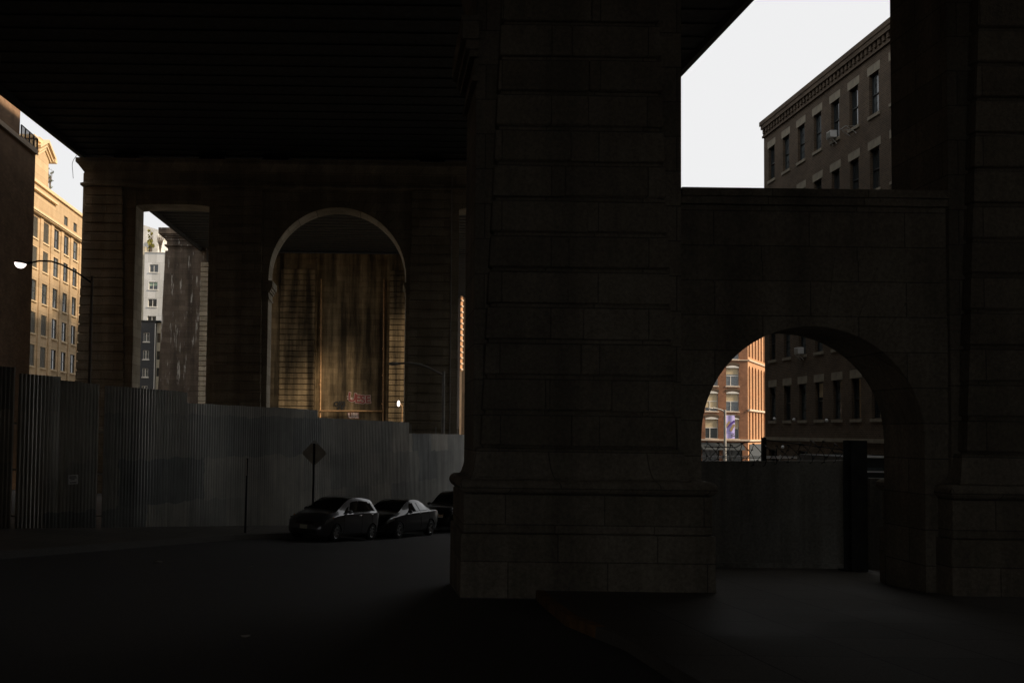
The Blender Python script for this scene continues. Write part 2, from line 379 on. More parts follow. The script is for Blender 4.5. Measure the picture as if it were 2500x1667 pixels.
# crushed litter on the asphalt
def litter(px, py, Y, s, lab):
    x = X_(px, Y, py); mb = MB(); z = ground(x, Y)
    ring = [(x + s * (0.6 + 0.5 * random.random()) * math.cos(a), Y + s * .6 * (0.6 + 0.5 * random.random()) * math.sin(a), z + 0.01 + 0.03 * random.random()) for a in [k * PI / 4 for k in range(8)]]
    ring2 = [(a, b, c - .012) for a, b, c in ring]
    mb.add(ring + [(x, Y, z + 0.035)], [(i, (i + 1) % 8, 8) for i in range(8)])
    mb.add(ring2, [tuple(range(7, -1, -1))])
    tag(mb.obj('litter', M['grey_metal']), lab, 'litter')
litter(385, 1365, 22.5, 0.16, 'crumpled pale scrap on the asphalt near the far curb')
litter(616, 1379, 23.0, 0.05, 'tiny pale scrap on the asphalt in front of the grey hatchback')
litter(600, 1570, 13.2, 0.07, 'crumpled pale scrap on the asphalt nearest the viewer')

# ------------------------------------------------------------------ bridge deck
DK0, DKS = 16.28 + EYE, 0.0373
def deck_z(y): return DK0 + DKS * y
deck = empty('bridge_deck', (-2.75, 40, deck_z(40)), 0, 'dark steel bridge deck spanning overhead across the whole street', 'bridge deck')
def rel(mb, o):           # world coordinates -> coordinates of parent o
    L = Vector(o.location); inv = Euler(o.rotation_euler).to_matrix().transposed()
    mb.v = [tuple(inv @ (Vector(v) - L)) for v in mb.v]; return mb
DX0, DX1 = -21.41, 15.10
def sl_box(mb, x0, x1, y0, y1, d0, d1):
    mb.hexa([(x0, y0, deck_z(y0) + d0), (x1, y0, deck_z(y0) + d0), (x1, y1, deck_z(y1) + d0), (x0, y1, deck_z(y1) + d0)],
            [(x0, y0, deck_z(y0) + d1), (x1, y0, deck_z(y0) + d1), (x1, y1, deck_z(y1) + d1), (x0, y1, deck_z(y1) + d1)])
mb = MB(); sl_box(mb, DX0 + .3, DX1 - .3, -40, 190, 0.35, 1.1); rel(mb, deck).obj('slab', M['deck'], deck)
mb = MB()
y = -38
while y < 188:
    sl_box(mb, DX0 + .3, DX1 - .3, y, y + .32, 0.29, 0.348); y += 1.62
o = rel(mb, deck).obj('floor_beams', M['deck'], deck)
for xe in (DX0, DX1 - .297):
    mb = MB(); sl_box(mb, xe, xe + .297, -40, 190, 0.0, 2.7); rel(mb, deck).obj('edge_girder', M['deck'], deck)
# upper works: stiffening truss and rail deck above, they shade what lies beside the bridge
mb = MB()
for xt in (-17.5, -5.5, 0.5, 12.2):
    sl_box(mb, xt, xt + .5, -40, 190, 7.2, 8.0)
    y = -38
    while y < 186:
        for (ya, yb) in ((y, y + 5.5), (y + 11, y + 5.5)):
            mb.tube([(xt + .25, ya, deck_z(ya) + 1.1), (xt + .25, yb, deck_z(yb) + 7.3)], .22, 5)
        y += 11
rel(mb, deck).obj('truss', M['deck'], deck)

# ------------------------------------------------------------------ stone piers
def course_slabs(mb, xl, xr, y0, y1, zlist, gap, taper=0.0, z0=0.0, inset=0.06, side_inset=0.06):
    """dressed courses between heights in zlist with sunk joints"""
    for a, b in zip(zlist[:-1], zlist[1:]):
        def L(z): return xl + taper * (z - z0)
        def Rr(z): return xr - taper * (z - z0)
        za, zb = a + gap / 2 + (random.random() - .5) * .008, b - gap / 2 + (random.random() - .5) * .008
        c = 0.025
        wdt = Rr(za) - L(za); nb = max(1, int(round(wdt / (1.35 + .9 * random.random()))))
        cuts = [None] + [L(za) + wdt * (k + (random.random() - .5) * .35) / nb for k in range(1, nb)] + [None]
        for q in range(nb):
            j = (random.random() - .5) * 0.03; e = .006
            def A(z, q=q): return L(z) if q == 0 else cuts[q] + e
            def B(z, q=q): return Rr(z) if q == nb - 1 else cuts[q + 1] - e
            cc = [c * random.uniform(.5, 1.6) for _ in range(4)]
            r0 = [(A(za) + cc[0], y0 + j + cc[0], za), (B(za) - cc[1], y0 + j + cc[1], za), (B(za) - cc[1], y1, za), (A(za) + cc[0], y1, za)]
            r1 = [(A(za), y0 + j, za + cc[0]), (B(za), y0 + j, za + cc[1]), (B(za), y1, za + c), (A(za), y1, za + c)]
            r2 = [(A(zb), y0 + j, zb - cc[2]), (B(zb), y0 + j, zb - cc[3]), (B(zb), y1, zb - c), (A(zb), y1, zb - c)]
            r3 = [(A(zb) + cc[2], y0 + j + cc[2], zb), (B(zb) - cc[3], y0 + j + cc[3], zb), (B(zb) - cc[3], y1, zb), (A(zb) + cc[2], y1, zb)]
            o_ = len(mb.v); mb.v += r0 + r1 + r2 + r3; F_ = [(o_ + 3, o_ + 2, o_ + 1, o_), (o_ + 12, o_ + 13, o_ + 14, o_ + 15)]
            for lv in range(3):
                for k in range(4): F_.append((o_ + lv * 4 + k, o_ + lv * 4 + (k + 1) % 4, o_ + lv * 4 + 4 + (k + 1) % 4, o_ + lv * 4 + 4 + k))
            mb.f += F_; mb.mi += [0] * len(F_)
    za, zb = zlist[0], zlist[-1]
    mb.hexa([(xl + taper * (za - z0) + side_inset, y0 + inset, za), (xr - taper * (za - z0) - side_inset, y0 + inset, za), (xr - taper * (za - z0) - side_inset, y1 - .003, za), (xl + taper * (za - z0) + side_inset, y1 - .003, za)],
            [(xl + taper * (zb - z0) + side_inset, y0 + inset, zb), (xr - taper * (zb - z0) - side_inset, y0 + inset, zb), (xr - taper * (zb - z0) - side_inset, y1 - .003, zb), (xl + taper * (zb - z0) + side_inset, y1 - .003, zb)])
def moulding(mb, xl, xr, yf, yb, prof):
    """band round three sides; prof = list of (outset, z) from bottom to top"""
    rings = [[(xl - o, yf - o, z), (xr + o, yf - o, z), (xr + o, yb + o, z), (xl - o, yb + o, z)] for o, z in prof]
    vs = [v for r in rings for v in r]; n = len(rings)
    fs = [(i * 4 + k, i * 4 + (k + 1) % 4, (i + 1) * 4 + (k + 1) % 4, (i + 1) * 4 + k) for i in range(n - 1) for k in range(4)]
    fs += [(3, 2, 1, 0), tuple((n - 1) * 4 + k for k in range(4))]
    mb.add(vs, fs)
def torus_prof(o, zc, r, n=8): return [(o + r * math.cos(-PI / 2 + PI * k / n), zc + r * math.sin(-PI / 2 + PI * k / n)) for k in range(n + 1)]

def near_pier(xl, xr, name_label, first_z, top):
    """free-standing pier of the near row: body xl..xr"""
    yb, yf, yp = 21.45, 19.3, 19.0
    g = ground((xl + xr) / 2, 19)
    r = empty('stone_pier', ((xl + xr) / 2, 20.3, g), 0, name_label, 'bridge pier')
    E = EYE
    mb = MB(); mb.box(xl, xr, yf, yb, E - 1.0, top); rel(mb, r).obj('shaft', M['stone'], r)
    zl = [first_z]
    while zl[-1] + .697 < top - 1.2: zl.append(zl[-1] + .697)
    mb = MB(); course_slabs(mb, xl + .13, xr - .20, yp, yf + .01, [E - .32] + zl, 0.075, 0.04, E, inset=.08)
    rel(mb, r).obj('pilaster', M['stone'], r)
    mb = MB(); moulding(mb, xl + .02, xr - .02, yp, yb - .05, [(0.0, E - .98), (0.06, E - .96), (.10, E - .9), (.07, E - .86), (.03, E - .72), (.0, E - .52), (-.02, E - .34), (-.05, E - .325)]); rel(mb, r).obj('base_block', M['stone'], r)
    mb = MB(); moulding(mb, xl - .16, xr + .41 if xl < 5 else xr + .3, yp - .06, yb + .1, [(-.1, E - 1.205)] + torus_prof(0.0, E - 1.06, .14) + [(-.2, E - .90)])
    rel(mb, r).obj('base_moulding', M['stone'], r, smooth=False)
    px0, px1 = xl - .22, (xr + .48 if xl < 5 else xr + .35)
    mb = MB(); mb.box(px0, px1, yp - .1, yb + .12, E - 1.95, E - 1.207); mb.box(px0 - .05, px1 + .05, yp - .15, yb + .16, g - .3, E - 1.957); rel(mb, r).obj('plinth', M['stone'], r, bevel=.03)
    return r
TOPN = deck_z(20) - .05
BX0, BX1 = X_(1160, 19.3, 600), X_(1663, 19.3, 400)
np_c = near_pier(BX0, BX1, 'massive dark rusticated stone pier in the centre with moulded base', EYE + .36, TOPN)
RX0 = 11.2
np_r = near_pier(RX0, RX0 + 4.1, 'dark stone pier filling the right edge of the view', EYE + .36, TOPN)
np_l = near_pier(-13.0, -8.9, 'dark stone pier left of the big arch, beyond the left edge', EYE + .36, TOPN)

def arch_poly_wall(mb, x0, x1, z0, z1, xc, r, zs, y0, y1, n=28, jamb_base=None):
    """wall x0..x1, z0..z1 with a round-headed opening (xc, r, springing zs) open to z0"""
    a0, a1 = xc - r, xc + r
    if x0 < a0: mb.box(x0, a0, y0, y1, z0, z1)
    if x1 > a1: mb.box(a1, x1, y0, y1, z0, z1)
    for i in range(n):
        t0, t1 = PI - PI * i / n, PI - PI * (i + 1) / n
        xa, za = xc + r * math.cos(t0), zs + r * math.sin(t0)
        xb, zb = xc + r * math.cos(t1), zs + r * math.sin(t1)
        mb.hexa([(xa, y0, za), (xb, y0, zb), (xb, y1, zb), (xa, y1, za)], [(xa, y0, z1), (xb, y0, z1), (xb, y1, z1), (xa, y1, z1)])
def voussoirs(mb, xc, zs, r0, r1, y0, y1, n, gap=0.006):
    for i in range(n):
        t0, t1 = PI * i / n + gap, PI * (i + 1) / n - gap; m = 4
        poly = [(xc + r1 * math.cos(t0 + (t1 - t0) * k / m), zs + r1 * math.sin(t0 + (t1 - t0) * k / m)) for k in range(m + 1)]
        poly += [(xc + r0 * math.cos(t1 - (t1 - t0) * k / m), zs + r0 * math.sin(t1 - (t1 - t0) * k / m)) for k in range(m + 1)]
        mb.prism(poly, y0, y1)
# low arch wall between centre and right pier
xc = 8.53; rr = 2.2
aw = empty('stone_arch_wall', (xc, 20.3, ground(8, 20)), 0, 'dark stone wall with round arch between the centre pier and right pier', 'arch wall')
mb = MB(); arch_poly_wall(mb, BX1 + .003, RX0 - .003, ground(8, 20) - .3, EYE + 4.7, xc, rr, EYE - .05, 19.4, 20.97); rel(mb, aw).obj('wall', M['stone'], aw)
mb = MB(); voussoirs(mb, xc, EYE - .05, rr + .003, rr + 1.42, 19.385, 19.5, 13, .003); rel(mb, aw).obj('arch_ring', M['stone'], aw)
mb = MB(); mb.box(BX1 + .004, RX0 - .004, 19.24, 21.1, EYE + 4.703, EYE + 4.86); mb.box(BX1 + .004, RX0 - .004, 19.3, 21.05, EYE + 4.55, EYE + 4.7); rel(mb, aw).obj('coping', M['stone'], aw)
# high arch wall left of the centre pier
def capital(mb, xj, side, y0, y1, zs, s=1.0):
    """impost block at a jamb; side=+1 sticks out towards +x"""
    for (o, za, zb) in ((.10, -1.35, -1.22), (.05, -1.22, -.85), (.16, -.85, -.70), (.24, -.70, -.50), (.34, -.50, -.0)):
        a, b = sorted((xj - side * .02, xj + side * o * s)); mb.box(a, b, y0 - o * .5 * s, y1 + o * .4 * s, zs + za * s, zs + zb * s - .003)
haw = empty('stone_arch_wall', (-3.5, 20.3, ground(-3, 20)), 0, 'tall dark stone arch wall springing left from the centre pier', 'arch wall')
mb = MB(); xl_, xr_ = -8.9, BX0; ac = (xl_ + xr_) / 2; ar = (xr_ - xl_) / 2
arch_poly_wall(mb, xl_, xr_, EYE + 8.2, TOPN, ac, ar - .002, EYE + 8.2, 19.4, 21.4, 32); rel(mb, haw).obj('spandrel', M['stone'], haw)
for xj_, sd_ in ((BX0, -1), (-8.9, 1)): mb = MB(); capital(mb, xj_, sd_, 19.25, 21.45, EYE + 8.2, .95); rel(mb, haw).obj('capital', M['stone'], haw)

# unseen row of piers behind the viewer, added to hold back sky light
pr = empty('stone_pier', (9, -29, ground(9, -29)), 0, 'dark stone pier behind the viewer, added unseen to hold back sky light', 'bridge pier')
mb = MB(); mb.box(2.5, 15.1, -30.5, -27.5, ground(9, -29) - .3, deck_z(-29)); rel(mb, pr).obj('shaft', M['stone'], pr)
mb = MB(); mb.box(2.2, 15.4, -30.8, -27.2, ground(9, -29) - .3, ground(9, -29) + 1.6); rel(mb, pr).obj('plinth', M['stone'], pr)
pl = empty('stone_arch_wall', (-8, -29, ground(-8, -29)), 0, 'dark stone pier and arch wall behind the viewer on the left, added unseen to hold back sky light', 'arch wall')
mb = MB(); mb.box(-13, -8.9, -30.5, -27.5, ground(-11, -29) - .3, deck_z(-29)); rel(mb, pl).obj('shaft', M['stone'], pl)
mb = MB(); arch_poly_wall(mb, -8.9, 2.49, EYE + 6.2, deck_z(-29), -3.2, 5.69, EYE + 6.2, -30.3, -27.7, 24); rel(mb, pl).obj('spandrel', M['stone'], pl)

# ---- middle row of piers (Y = 67.8)
YM = 67.8; K = YM / F
def mx_(px, py=800): return X_(px, YM, py)
def mz_(py, px=930): return at(px, py, YM).z
CO = 0.641
def zlist(a, b, step=CO, ref=None):
    z = ref if ref is not None else a
    while z > a: z -= step
    while z < a - 1e-6: z += step
    L = []
    while z < b: L.append(z); z += step
    return L
gm = ground(-5, 68)
TOPM = mz_(388, 187)
mid = empty('stone_arch_pier', (-6, YM + 1.5, gm - .5), 0, 'tall weathered stone pier with a big round arch behind the corrugated fence', 'bridge pier')
DEP = 2.6
xsM = dict(a0=mx_(190), a1=mx_(322), b0=mx_(503), b1=mx_(652), c0=mx_(990), c1=mx_(1119), d0=mx_(1200), d1=mx_(1360))
bot = gm - 1.0
zs_side = mz_(530); zs_main = mz_(672)
# shafts
for a, b in (('a0', 'a1'), ('b0', 'b1'), ('c0', 'c1'), ('d0', 'd1')):
    mb = MB(); mb.box(xsM[a], xsM[b], YM + .35, YM + DEP, bot, TOPM - .9); rel(mb, mid).obj('shaft', M['stone_far'], mid)
# coursed pilasters
def mp(xl, xr, taper=.02):
    mb = MB(); L = zlist(bot + 1, mz_(430), CO, mz_(800)); course_slabs(mb, xl, xr, YM, YM + .36, [L[0]] + L[1:], 0.085, taper, EYE, inset=.09)
    rel(mb, mid).obj('pilaster', M['stone_far'], mid)
mp(mx_(181, 900), mx_(306), .028); mp(mx_(520), mx_(640), .012); mp(mx_(995, 900), mx_(1104), .012); mp(mx_(1215), mx_(1340), .012)
# spandrels over the openings
mb = MB(); arch_poly_wall(mb, xsM['b1'] - .002, xsM['c0'] + .002, zs_main, TOPM - .9, (xsM['b1'] + xsM['c0']) / 2, (xsM['c0'] - xsM['b1']) / 2 - .01, zs_main, YM + .45, YM + DEP - .05, 40)
rel(mb, mid).obj('spandrel', M['stone_far'], mid)
for a, b in (('a1', 'b0'), ('c1', 'd0')):
    x0, x1 = xsM[a], xsM[b]; n = 10; mb = MB(); h = .12; zs0 = mz_(506)
    for i in range(n):
        def zz(u): return zs0 + h * (1 - abs(2 * u - 1) ** 3)
        u0, u1 = i / n, (i + 1) / n; xa, xb = x0 + (x1 - x0) * u0, x0 + (x1 - x0) * u1
        mb.hexa([(xa, YM + .45, zz(u0)), (xb, YM + .45, zz(u1)), (xb, YM + DEP - .05, zz(u1)), (xa, YM + DEP - .05, zz(u0))],
                [(xa, YM + .45, TOPM - .9), (xb, YM + .45, TOPM - .9), (xb, YM + DEP - .05, TOPM - .9), (xa, YM + DEP - .05, TOPM - .9)])
    rel(mb, mid).obj('spandrel', M['stone_far'], mid)
cxm = (xsM['b1'] + xsM['c0']) / 2; crm = (xsM['c0'] - xsM['b1']) / 2
mb = MB(); voussoirs(mb, cxm, zs_main, crm - .01, crm + 1.0, YM + .36, YM + .47, 31, .004); rel(mb, mid).obj('arch_ring', M['stone_far'], mid)
for xj_, sd_, sc_ in ((xsM['b1'], 1, .95), (xsM['c0'], -1, .5)): mb = MB(); capital(mb, xj_, sd_, YM + .2, YM + DEP, zs_main - .45, sc_); rel(mb, mid).obj('capital', M['stone_far'], mid)
# top cornice with bearings; a strip of sky shows over it at the left end
mb = MB()
moulding(mb, xsM['a0'] + .15, xsM['d1'], YM + .1, YM + DEP, [(0, TOPM - 1.9), (.22, TOPM - 1.85), (.22, TOPM - 1.7), (.02, TOPM - 1.6), (.02, TOPM - .9), (.35, TOPM - .45), (.5, TOPM - .3), (.5, TOPM)])
rel(mb, mid).obj('cornice', M['stone_far'], mid)
for xb_ in (-19.0, -13.0, -8.5, 2.5, 9.0): mb = MB(); mb.box(xb_, xb_ + 1.8, YM + .6, YM + 1.9, TOPM + .003, deck_z(YM) + .3); rel(mb, mid).obj('bearing', M['black_metal'], mid)
# loose wire hanging from the cornice end
mb = MB(); p = at(187, 380, YM - .6); q = at(180, 436, YM - .6)
pts = [p.lerp(q, t) + Vector((-.22 * math.sin(t * PI) - .05 * math.sin(7 * t), 0, 0)) for t in [i / 10 for i in range(11)]]
mb.tube(pts, .018, 5); tag(mb.obj('hanging_wire', M['black_metal']), 'thin loose wire hanging from the left end of the arch pier cornice', 'wire')
# downpipe on the right pilaster
mb = MB(); x = mx_(1100); mb.tube([(x, YM - .06, mz_(430)), (x, YM - .06, gm)], .05, 6)
tag(mb.obj('downpipe', M['grey_metal']), 'thin downpipe on the right pilaster of the arched pier', 'pipe')

# ---- back row of piers (Y = 114)
YB = 114.0
def bx_(px, py=800): return X_(px, YB, py)
def bz_(py, px=930): return at(px, py, YB).z
gb = ground(-8, YB); TOPB = deck_z(YB) + .05
back = empty('stone_pier', (bx_(840), YB + 1.5, gb), 0, 'warmly lit rust streaked stone pier seen through the big round arch', 'bridge pier')
x0, x1 = bx_(640), bx_(1075)
mb = MB(); mb.box(x0, x1, YB + 1.0, YB + 3.4, gb - 1, TOPB); rel(mb, back).obj('recessed_wall', M['stone_back'], back)
for (l, r_) in ((bx_(683), bx_(768)), (bx_(951), bx_(1070))):
    mb = MB(); L = zlist(gb, TOPB - 1.5, CO, bz_(900)); course_slabs(mb, l, r_, YB, YB + .8, L, .09, .0, EYE, inset=.15); rel(mb, back).obj('pilaster', M['stone_back'], back)
mb = MB(); mb.box(x0, bx_(681), YB + .5, YB + 1.2, gb - 1, TOPB - .5); mb.box(bx_(768.5), bx_(772), YB + .4, YB + 1.1, gb - 1, TOPB - .5); mb.box(bx_(944), bx_(950.5), YB + .4, YB + 1.1, gb - 1, TOPB - .5)
rel(mb, back).obj('buttress', M['stone_back'], back)
# rusted pipes framing the recess
mb = MB()
for px in (782, 937): mb.tube([(bx_(px, 750), YB + .75, bz_(680)), (bx_(px, 1000), YB + .75, gb)], .10, 8)
mb.tube([(bx_(782), YB + .66, bz_(1003, 782)), (bx_(937), YB + .66, bz_(1003, 937))], .09, 8)
for px, py in ((782, 870), (782, 940), (937, 850), (937, 915), (937, 985), (782, 800)): mb.cyl((bx_(px), YB + .75, bz_(py) - .1), (bx_(px), YB + .75, bz_(py) + .1), .15, 8)
tag(mb.obj('drain_pipe', M['rust']), 'rusted drain pipes framing the recess of the warmly lit pier', 'pipe')
# spray-painted lettering on the recess wall
def text_mesh(s, size, offset=0.0, extrude=0.0, shear=0.0):
    cu = bpy.data.curves.new('t', 'FONT'); cu.body = s; cu.size = size; cu.offset = offset; cu.extrude = extrude; cu.shear = shear; cu.align_x = 'CENTER'
    cu.resolution_u = 4
    o = bpy.data.objects.new('t', cu); COL.objects.link(o)
    dg = bpy.context.evaluated_depsgraph_get(); me = bpy.data.meshes.new_from_object(o.evaluated_get(dg))
    vs = [v.co.copy() for v in me.vertices]; fs = [tuple(p.vertices) for p in me.polygons]
    bpy.data.objects.remove(o); bpy.data.curves.remove(cu); bpy.data.meshes.remove(me)
    return vs, fs
def paint_text(letters, cx, cz, y, mat_in, mat_out, parent, thick, name):
    mo, mi = MB(), MB()
    for ch, dx, dz, sz, rot in letters:
        for mb_, off, ext in ((mo, thick * 1.9, .004), (mi, thick, .012)):
            vs, fs = text_mesh(ch, sz, off, ext)
            c, s_ = math.cos(rot), math.sin(rot)
            mb_.add([(cx + dx + v.x * c - v.y * s_, y - v.z, cz + dz + v.x * s_ + v.y * c) for v in vs], fs)
    if mat_out: rel(mo, parent).obj(name, mat_out, parent)
    rel(mi, parent).obj(name, mat_in, parent)
gx, gz = bx_(880), bz_(982)
paint_text([('U', -.95, .12, 1.4, -.14), ('E', -.24, -.04, 1.3, -.1), ('S', .38, -.1, 1.3, .05), ('E', 1.0, -.05, 1.2, .08)], gx, gz, YB + .985, M['spray_red'], M['spray_white'], back, .045, 'graffiti')
paint_text([('O', -.55, 0, .75, .2), ('K', -.1, .0, .8, -.1), ('S', .3, .05, .7, .1), ('r', -.3, -.5, .8, .1), ('K', .15, -.55, .8, 0)], bx_(836), bz_(992), YB + .985, M['spray_black'], None, back, .03, 'graffiti')
paint_text([('U', -.35, 0, .75, .1), ('B', 0, 0.03, .75, 0), ('E', .35, .0, .75, .05)], bx_(866), bz_(1020), YB + .985, M['spray_white'], M['spray_red'], back, .05, 'graffiti')
paint_text([('Z', -.2, 0, .55, .1), ('e', .15, 0.0, .5, 0)], bx_(857), bz_(975), YB + .985, M['spray_white'], None, back, .01, 'graffiti')

# left pier of the back row with its capital showing beside the deck edge
bl = empty('stone_pier', (bx_(440), YB + 2, gb), 0, 'white streaked stone pier left of the arch, beside the white building', 'bridge pier')
zt = bz_(560, 385)
def bpoly(l, r_, z): return l, r_
mb = MB()
zA, zB_ = bz_(612, 405), gb
def trap(mb, xl0, xr0, z0, xl1, xr1, z1, y0, y1): mb.hexa([(xl0, y0, z0), (xr0, y0, z0), (xr0, y1, z0), (xl0, y1, z0)], [(xl1, y0, z1), (xr1, y0, z1), (xr1, y1, z1), (xl1, y1, z1)])
XR = bx_(500)
trap(mb, bx_(383, 950) - .25, XR, gb, bx_(403.5, 610), XR, zA, YB, YB + 4.2); rel(mb, bl).obj('shaft', M['stone_pale'], bl)
mb = MB()
for (o, py0, py1) in ((.0, 606, 601), (.35, 600.5, 597), (.10, 596.5, 588), (.25, 587.5, 581), (.5, 580.5, 577), (.75, 576.5, 573), (1.0, 572.5, 558)):
    mb.box(bx_(405) - o, XR + o, YB - o * .6, YB + 4.2 + o * .3, bz_(py0, 405), bz_(py1, 405) - .002)
mb.box(bx_(405), XR, YB + .1, YB + 4.1, bz_(612, 405), bz_(606, 405) - .002)
rel(mb, bl).obj('capital', M['stone_pale'], bl)
mb = MB(); course_slabs(mb, bx_(489), bx_(515), YB - .5, YB - .003, zlist(gb, bz_(640), CO * .9, bz_(900)), .09, 0, EYE, inset=.15); rel(mb, bl).obj('pilaster', M['stone_far'], bl)
# right pier of the back row (mostly hidden), keeps daylight out behind the centre pier
br = empty('stone_pier', (6, YB + 2, gb), 0, 'stone pier of the back row hidden behind the centre pier', 'bridge pier')
mb = MB(); mb.box(bx_(1145), bx_(1290), YB, YB + 3.4, gb - 1, TOPB); rel(mb, br).obj('shaft', M['stone_far'], br)


# ------------------------------------------------------------------ facades
def facade_wall(mb, L0, L1, z0, z1, holes, d, y=0.0):
    """front wall in local x,z at y, rectangular holes (x0,x1,z0,z1) with reveals of depth d"""
    xs = sorted({L0, L1} | {h[0] for h in holes} | {h[1] for h in holes}); zs = sorted({z0, z1} | {h[2] for h in holes} | {h[3] for h in holes})
    def inhole(x, z): return any(h[0] < x < h[1] and h[2] < z < h[3] for h in holes)
    for i in range(len(xs) - 1):
        for j in range(len(zs) - 1):
            if not inhole((xs[i] + xs[i + 1]) / 2, (zs[j] + zs[j + 1]) / 2):
                mb.add([(xs[i], y, zs[j]), (xs[i + 1], y, zs[j]), (xs[i + 1], y, zs[j + 1]), (xs[i], y, zs[j + 1])], [(0, 1, 2, 3)])
    for a, b, c, e in holes:
        for q in ([(a, y, c), (a, y, e), (a, y + d, e), (a, y + d, c)], [(b, y, e), (b, y, c), (b, y + d, c), (b, y + d, e)],
                  [(a, y, e), (b, y, e), (b, y + d, e), (a, y + d, e)], [(b, y, c), (a, y, c), (a, y + d, c), (b, y + d, c)]):
            mb.add(q, [(0, 1, 2, 3)])
def body(mb, L0, L1, z0, z1, y, depth, holes_d):
    """closed volume behind the facade skin"""
    mb.box(L0 + .02, L1 - .02, y + holes_d + .002, y + depth, z0, z1 - .02)
    for q in ([(L0, y, z0), (L0, y + depth, z0), (L0, y + depth, z1), (L0, y, z1)], [(L1, y, z1), (L1, y + depth, z1), (L1, y + depth, z0), (L1, y, z0)],
              [(L0, y, z1), (L0, y + depth, z1), (L1, y + depth, z1), (L1, y, z1)]):
        mb.add(q, [(0, 1, 2, 3)])
PROTO = {}
def window(parent, x0, x1, z0, z1, y, key, frame, pane, style='sash', sill=None, lintel=None, blind=None, blindfrac=.4):
    """window at local place; same-size windows share mesh data"""
    w_, h_ = x1 - x0, z1 - z0
    kk = (key, round(w_, 2), round(h_, 2))
    if kk not in PROTO:
        f = .06; mb = MB()
        mb.box(0, w_, -.05, .03, 0, f); mb.box(0, w_, -.05, .03, h_ - f, h_); mb.box(0, f, -.05, .03, f, h_ - f); mb.box(w_ - f, w_, -.05, .03, f, h_ - f)
        if style in ('sash', 'sash2'): mb.box(f, w_ - f, -.06, .03, h_ * .5 - .03, h_ * .5 + .03)
        if style == 'sash2': mb.box(w_ * .5 - .05, w_ * .5 + .05, -.058, .03, f, h_ * .5 - .03); mb.box(w_ * .5 - .05, w_ * .5 + .05, -.058, .03, h_ * .5 + .03, h_ - f)
        if style == 'pair': mb.box(w_ * .5 - .05, w_ * .5 + .05, -.06, .03, f, h_ - f)
        if style == 'cross':
            mb.box(f, w_ - f, -.06, .03, h_ * .56 - .05, h_ * .56 + .05); mb.box(w_ * .38 - .05, w_ * .38 + .05, -.058, .03, f, h_ * .56 - .05)
        fm = mb
        pm = MB(); pm.box(f * .5, w_ - f * .5, .0, .025, f * .5, h_ - f * .5)
        PROTO[kk] = [fm, pm, None, None]
    fm, pm, fme, pme = PROTO[kk]
    if fme is None:
        fo = fm.obj('window', frame, parent); po = pm.obj('pane', pane, fo); PROTO[kk][2] = fo.data; PROTO[kk][3] = {pane.name: po.data}
    else:
        fo = bpy.data.objects.new('window', fme); COL.objects.link(fo); fo.parent = parent
        if pane.name in pme: pd = pme[pane.name]
        else:
            pd = next(iter(pme.values())).copy(); pd.materials.clear(); pd.materials.append(pane); pme[pane.name] = pd
        po = bpy.data.objects.new('pane', pd); COL.objects.link(po); po.parent = fo
    fo.location = (x0, y, z0)
    if blind:
        mb = MB(); mb.box(.07, w_ - .07, -.012, -.003, h_ * (1 - blindfrac), h_ - .06); mb.obj('blind', blind, fo)
    if sill: 
        mb = MB(); mb.box(-.12, w_ + .12, sill[1], sill[2], -.16, -.003); mb.obj('sill', sill[0], fo)
    if lintel:
        mb = MB(); mb.box(-.16, w_ + .16, lintel[1], lintel[2], h_ + .003, h_ + lintel[3]); mb.obj('lintel', lintel[0], fo)
    return fo
def gslab(mb, x0, x1, y0, y1, z0, z1): mb.box(x0, x1, y0, y1, z0, z1)

# ---- right brick building: facade faces -X, local x runs towards the viewer
RBX, RBY = 23.85, 61.0
gR = -3.3
rb = empty('brick_building', (RBX, RBY, gR), R(-90) , 'dark brown brick apartment building with pale stone lintels on the right', 'building')
zc = EYE - gR
def rz(z): return z + zc
rows = [rz(18.1), rz(14.4), rz(10.7), rz(7.0), rz(3.3)]
cols = [RBY - yy for yy in (59.8, 57.65, 55.55, 53.45, 51.35, 49.3, 47.25, 45.2, 43.1, 41.0, 38.9)]
holes = []; W_ = .92; H_ = 2.05
for zt_ in rows:
    for c in cols: holes.append((c - W_ / 2, c + W_ / 2, zt_ - .42 - H_, zt_ - .42))
gf = [(c - .6, c + .6, rz(-3.4), rz(-.9)) for c in cols[::2]]
mb = MB(); facade_wall(mb, 0, 95, 0, rz(19.0), holes + gf, .32); body(mb, 0, 95, 0, rz(19.0), 0, 14, .32); rb_w = mb.obj('wall', M['brick_dark'], rb)
for i, h in enumerate(holes):
    pane = M['glass_pale'] if random.random() < .45 else M['glass']
    window(rb, *h, .2, 'rb', M['frame_dark'], pane, 'sash', (M['lintel'], -.26, -.05), (M['lintel'], -.215, -.10, .42), blind=M['blind'] if i in (30, 36, 47) else None)
for h in gf: window(rb, *h, .2, 'rbg', M['frame_dark'], M['glass'], 'pair')
mb = MB()
mb.box(-.25, 95, -.20, .3, rz(19.35), rz(19.62)); mb.box(-.12, 95, -.16, .2, rz(19.1), rz(19.347)); mb.box(-.06, 95, -.10, -.002, rz(18.55), rz(18.68))
x = .0
while x < 26: mb.box(x, x + .22, -.09, -.002, rz(18.82), rz(19.097)); mb.box(x, x + .12, -.06, -.002, rz(18.69), rz(18.817)); x += .42
mb.box(-.05, 95, .0, 14, rz(18.99), rz(19.05)); mb.box(17.0, 94.9, .5, 13, rz(19.053), rz(31))  # last box: unseen taller block added to keep sun and sky off the fence
mb.obj('cornice', M['brick_dark'], rb)
mb = MB(); mb.box(-.03, 40, -.10, -.002, rz(-.35), rz(-.15)); mb.obj('string_course', M['lintel'], rb)
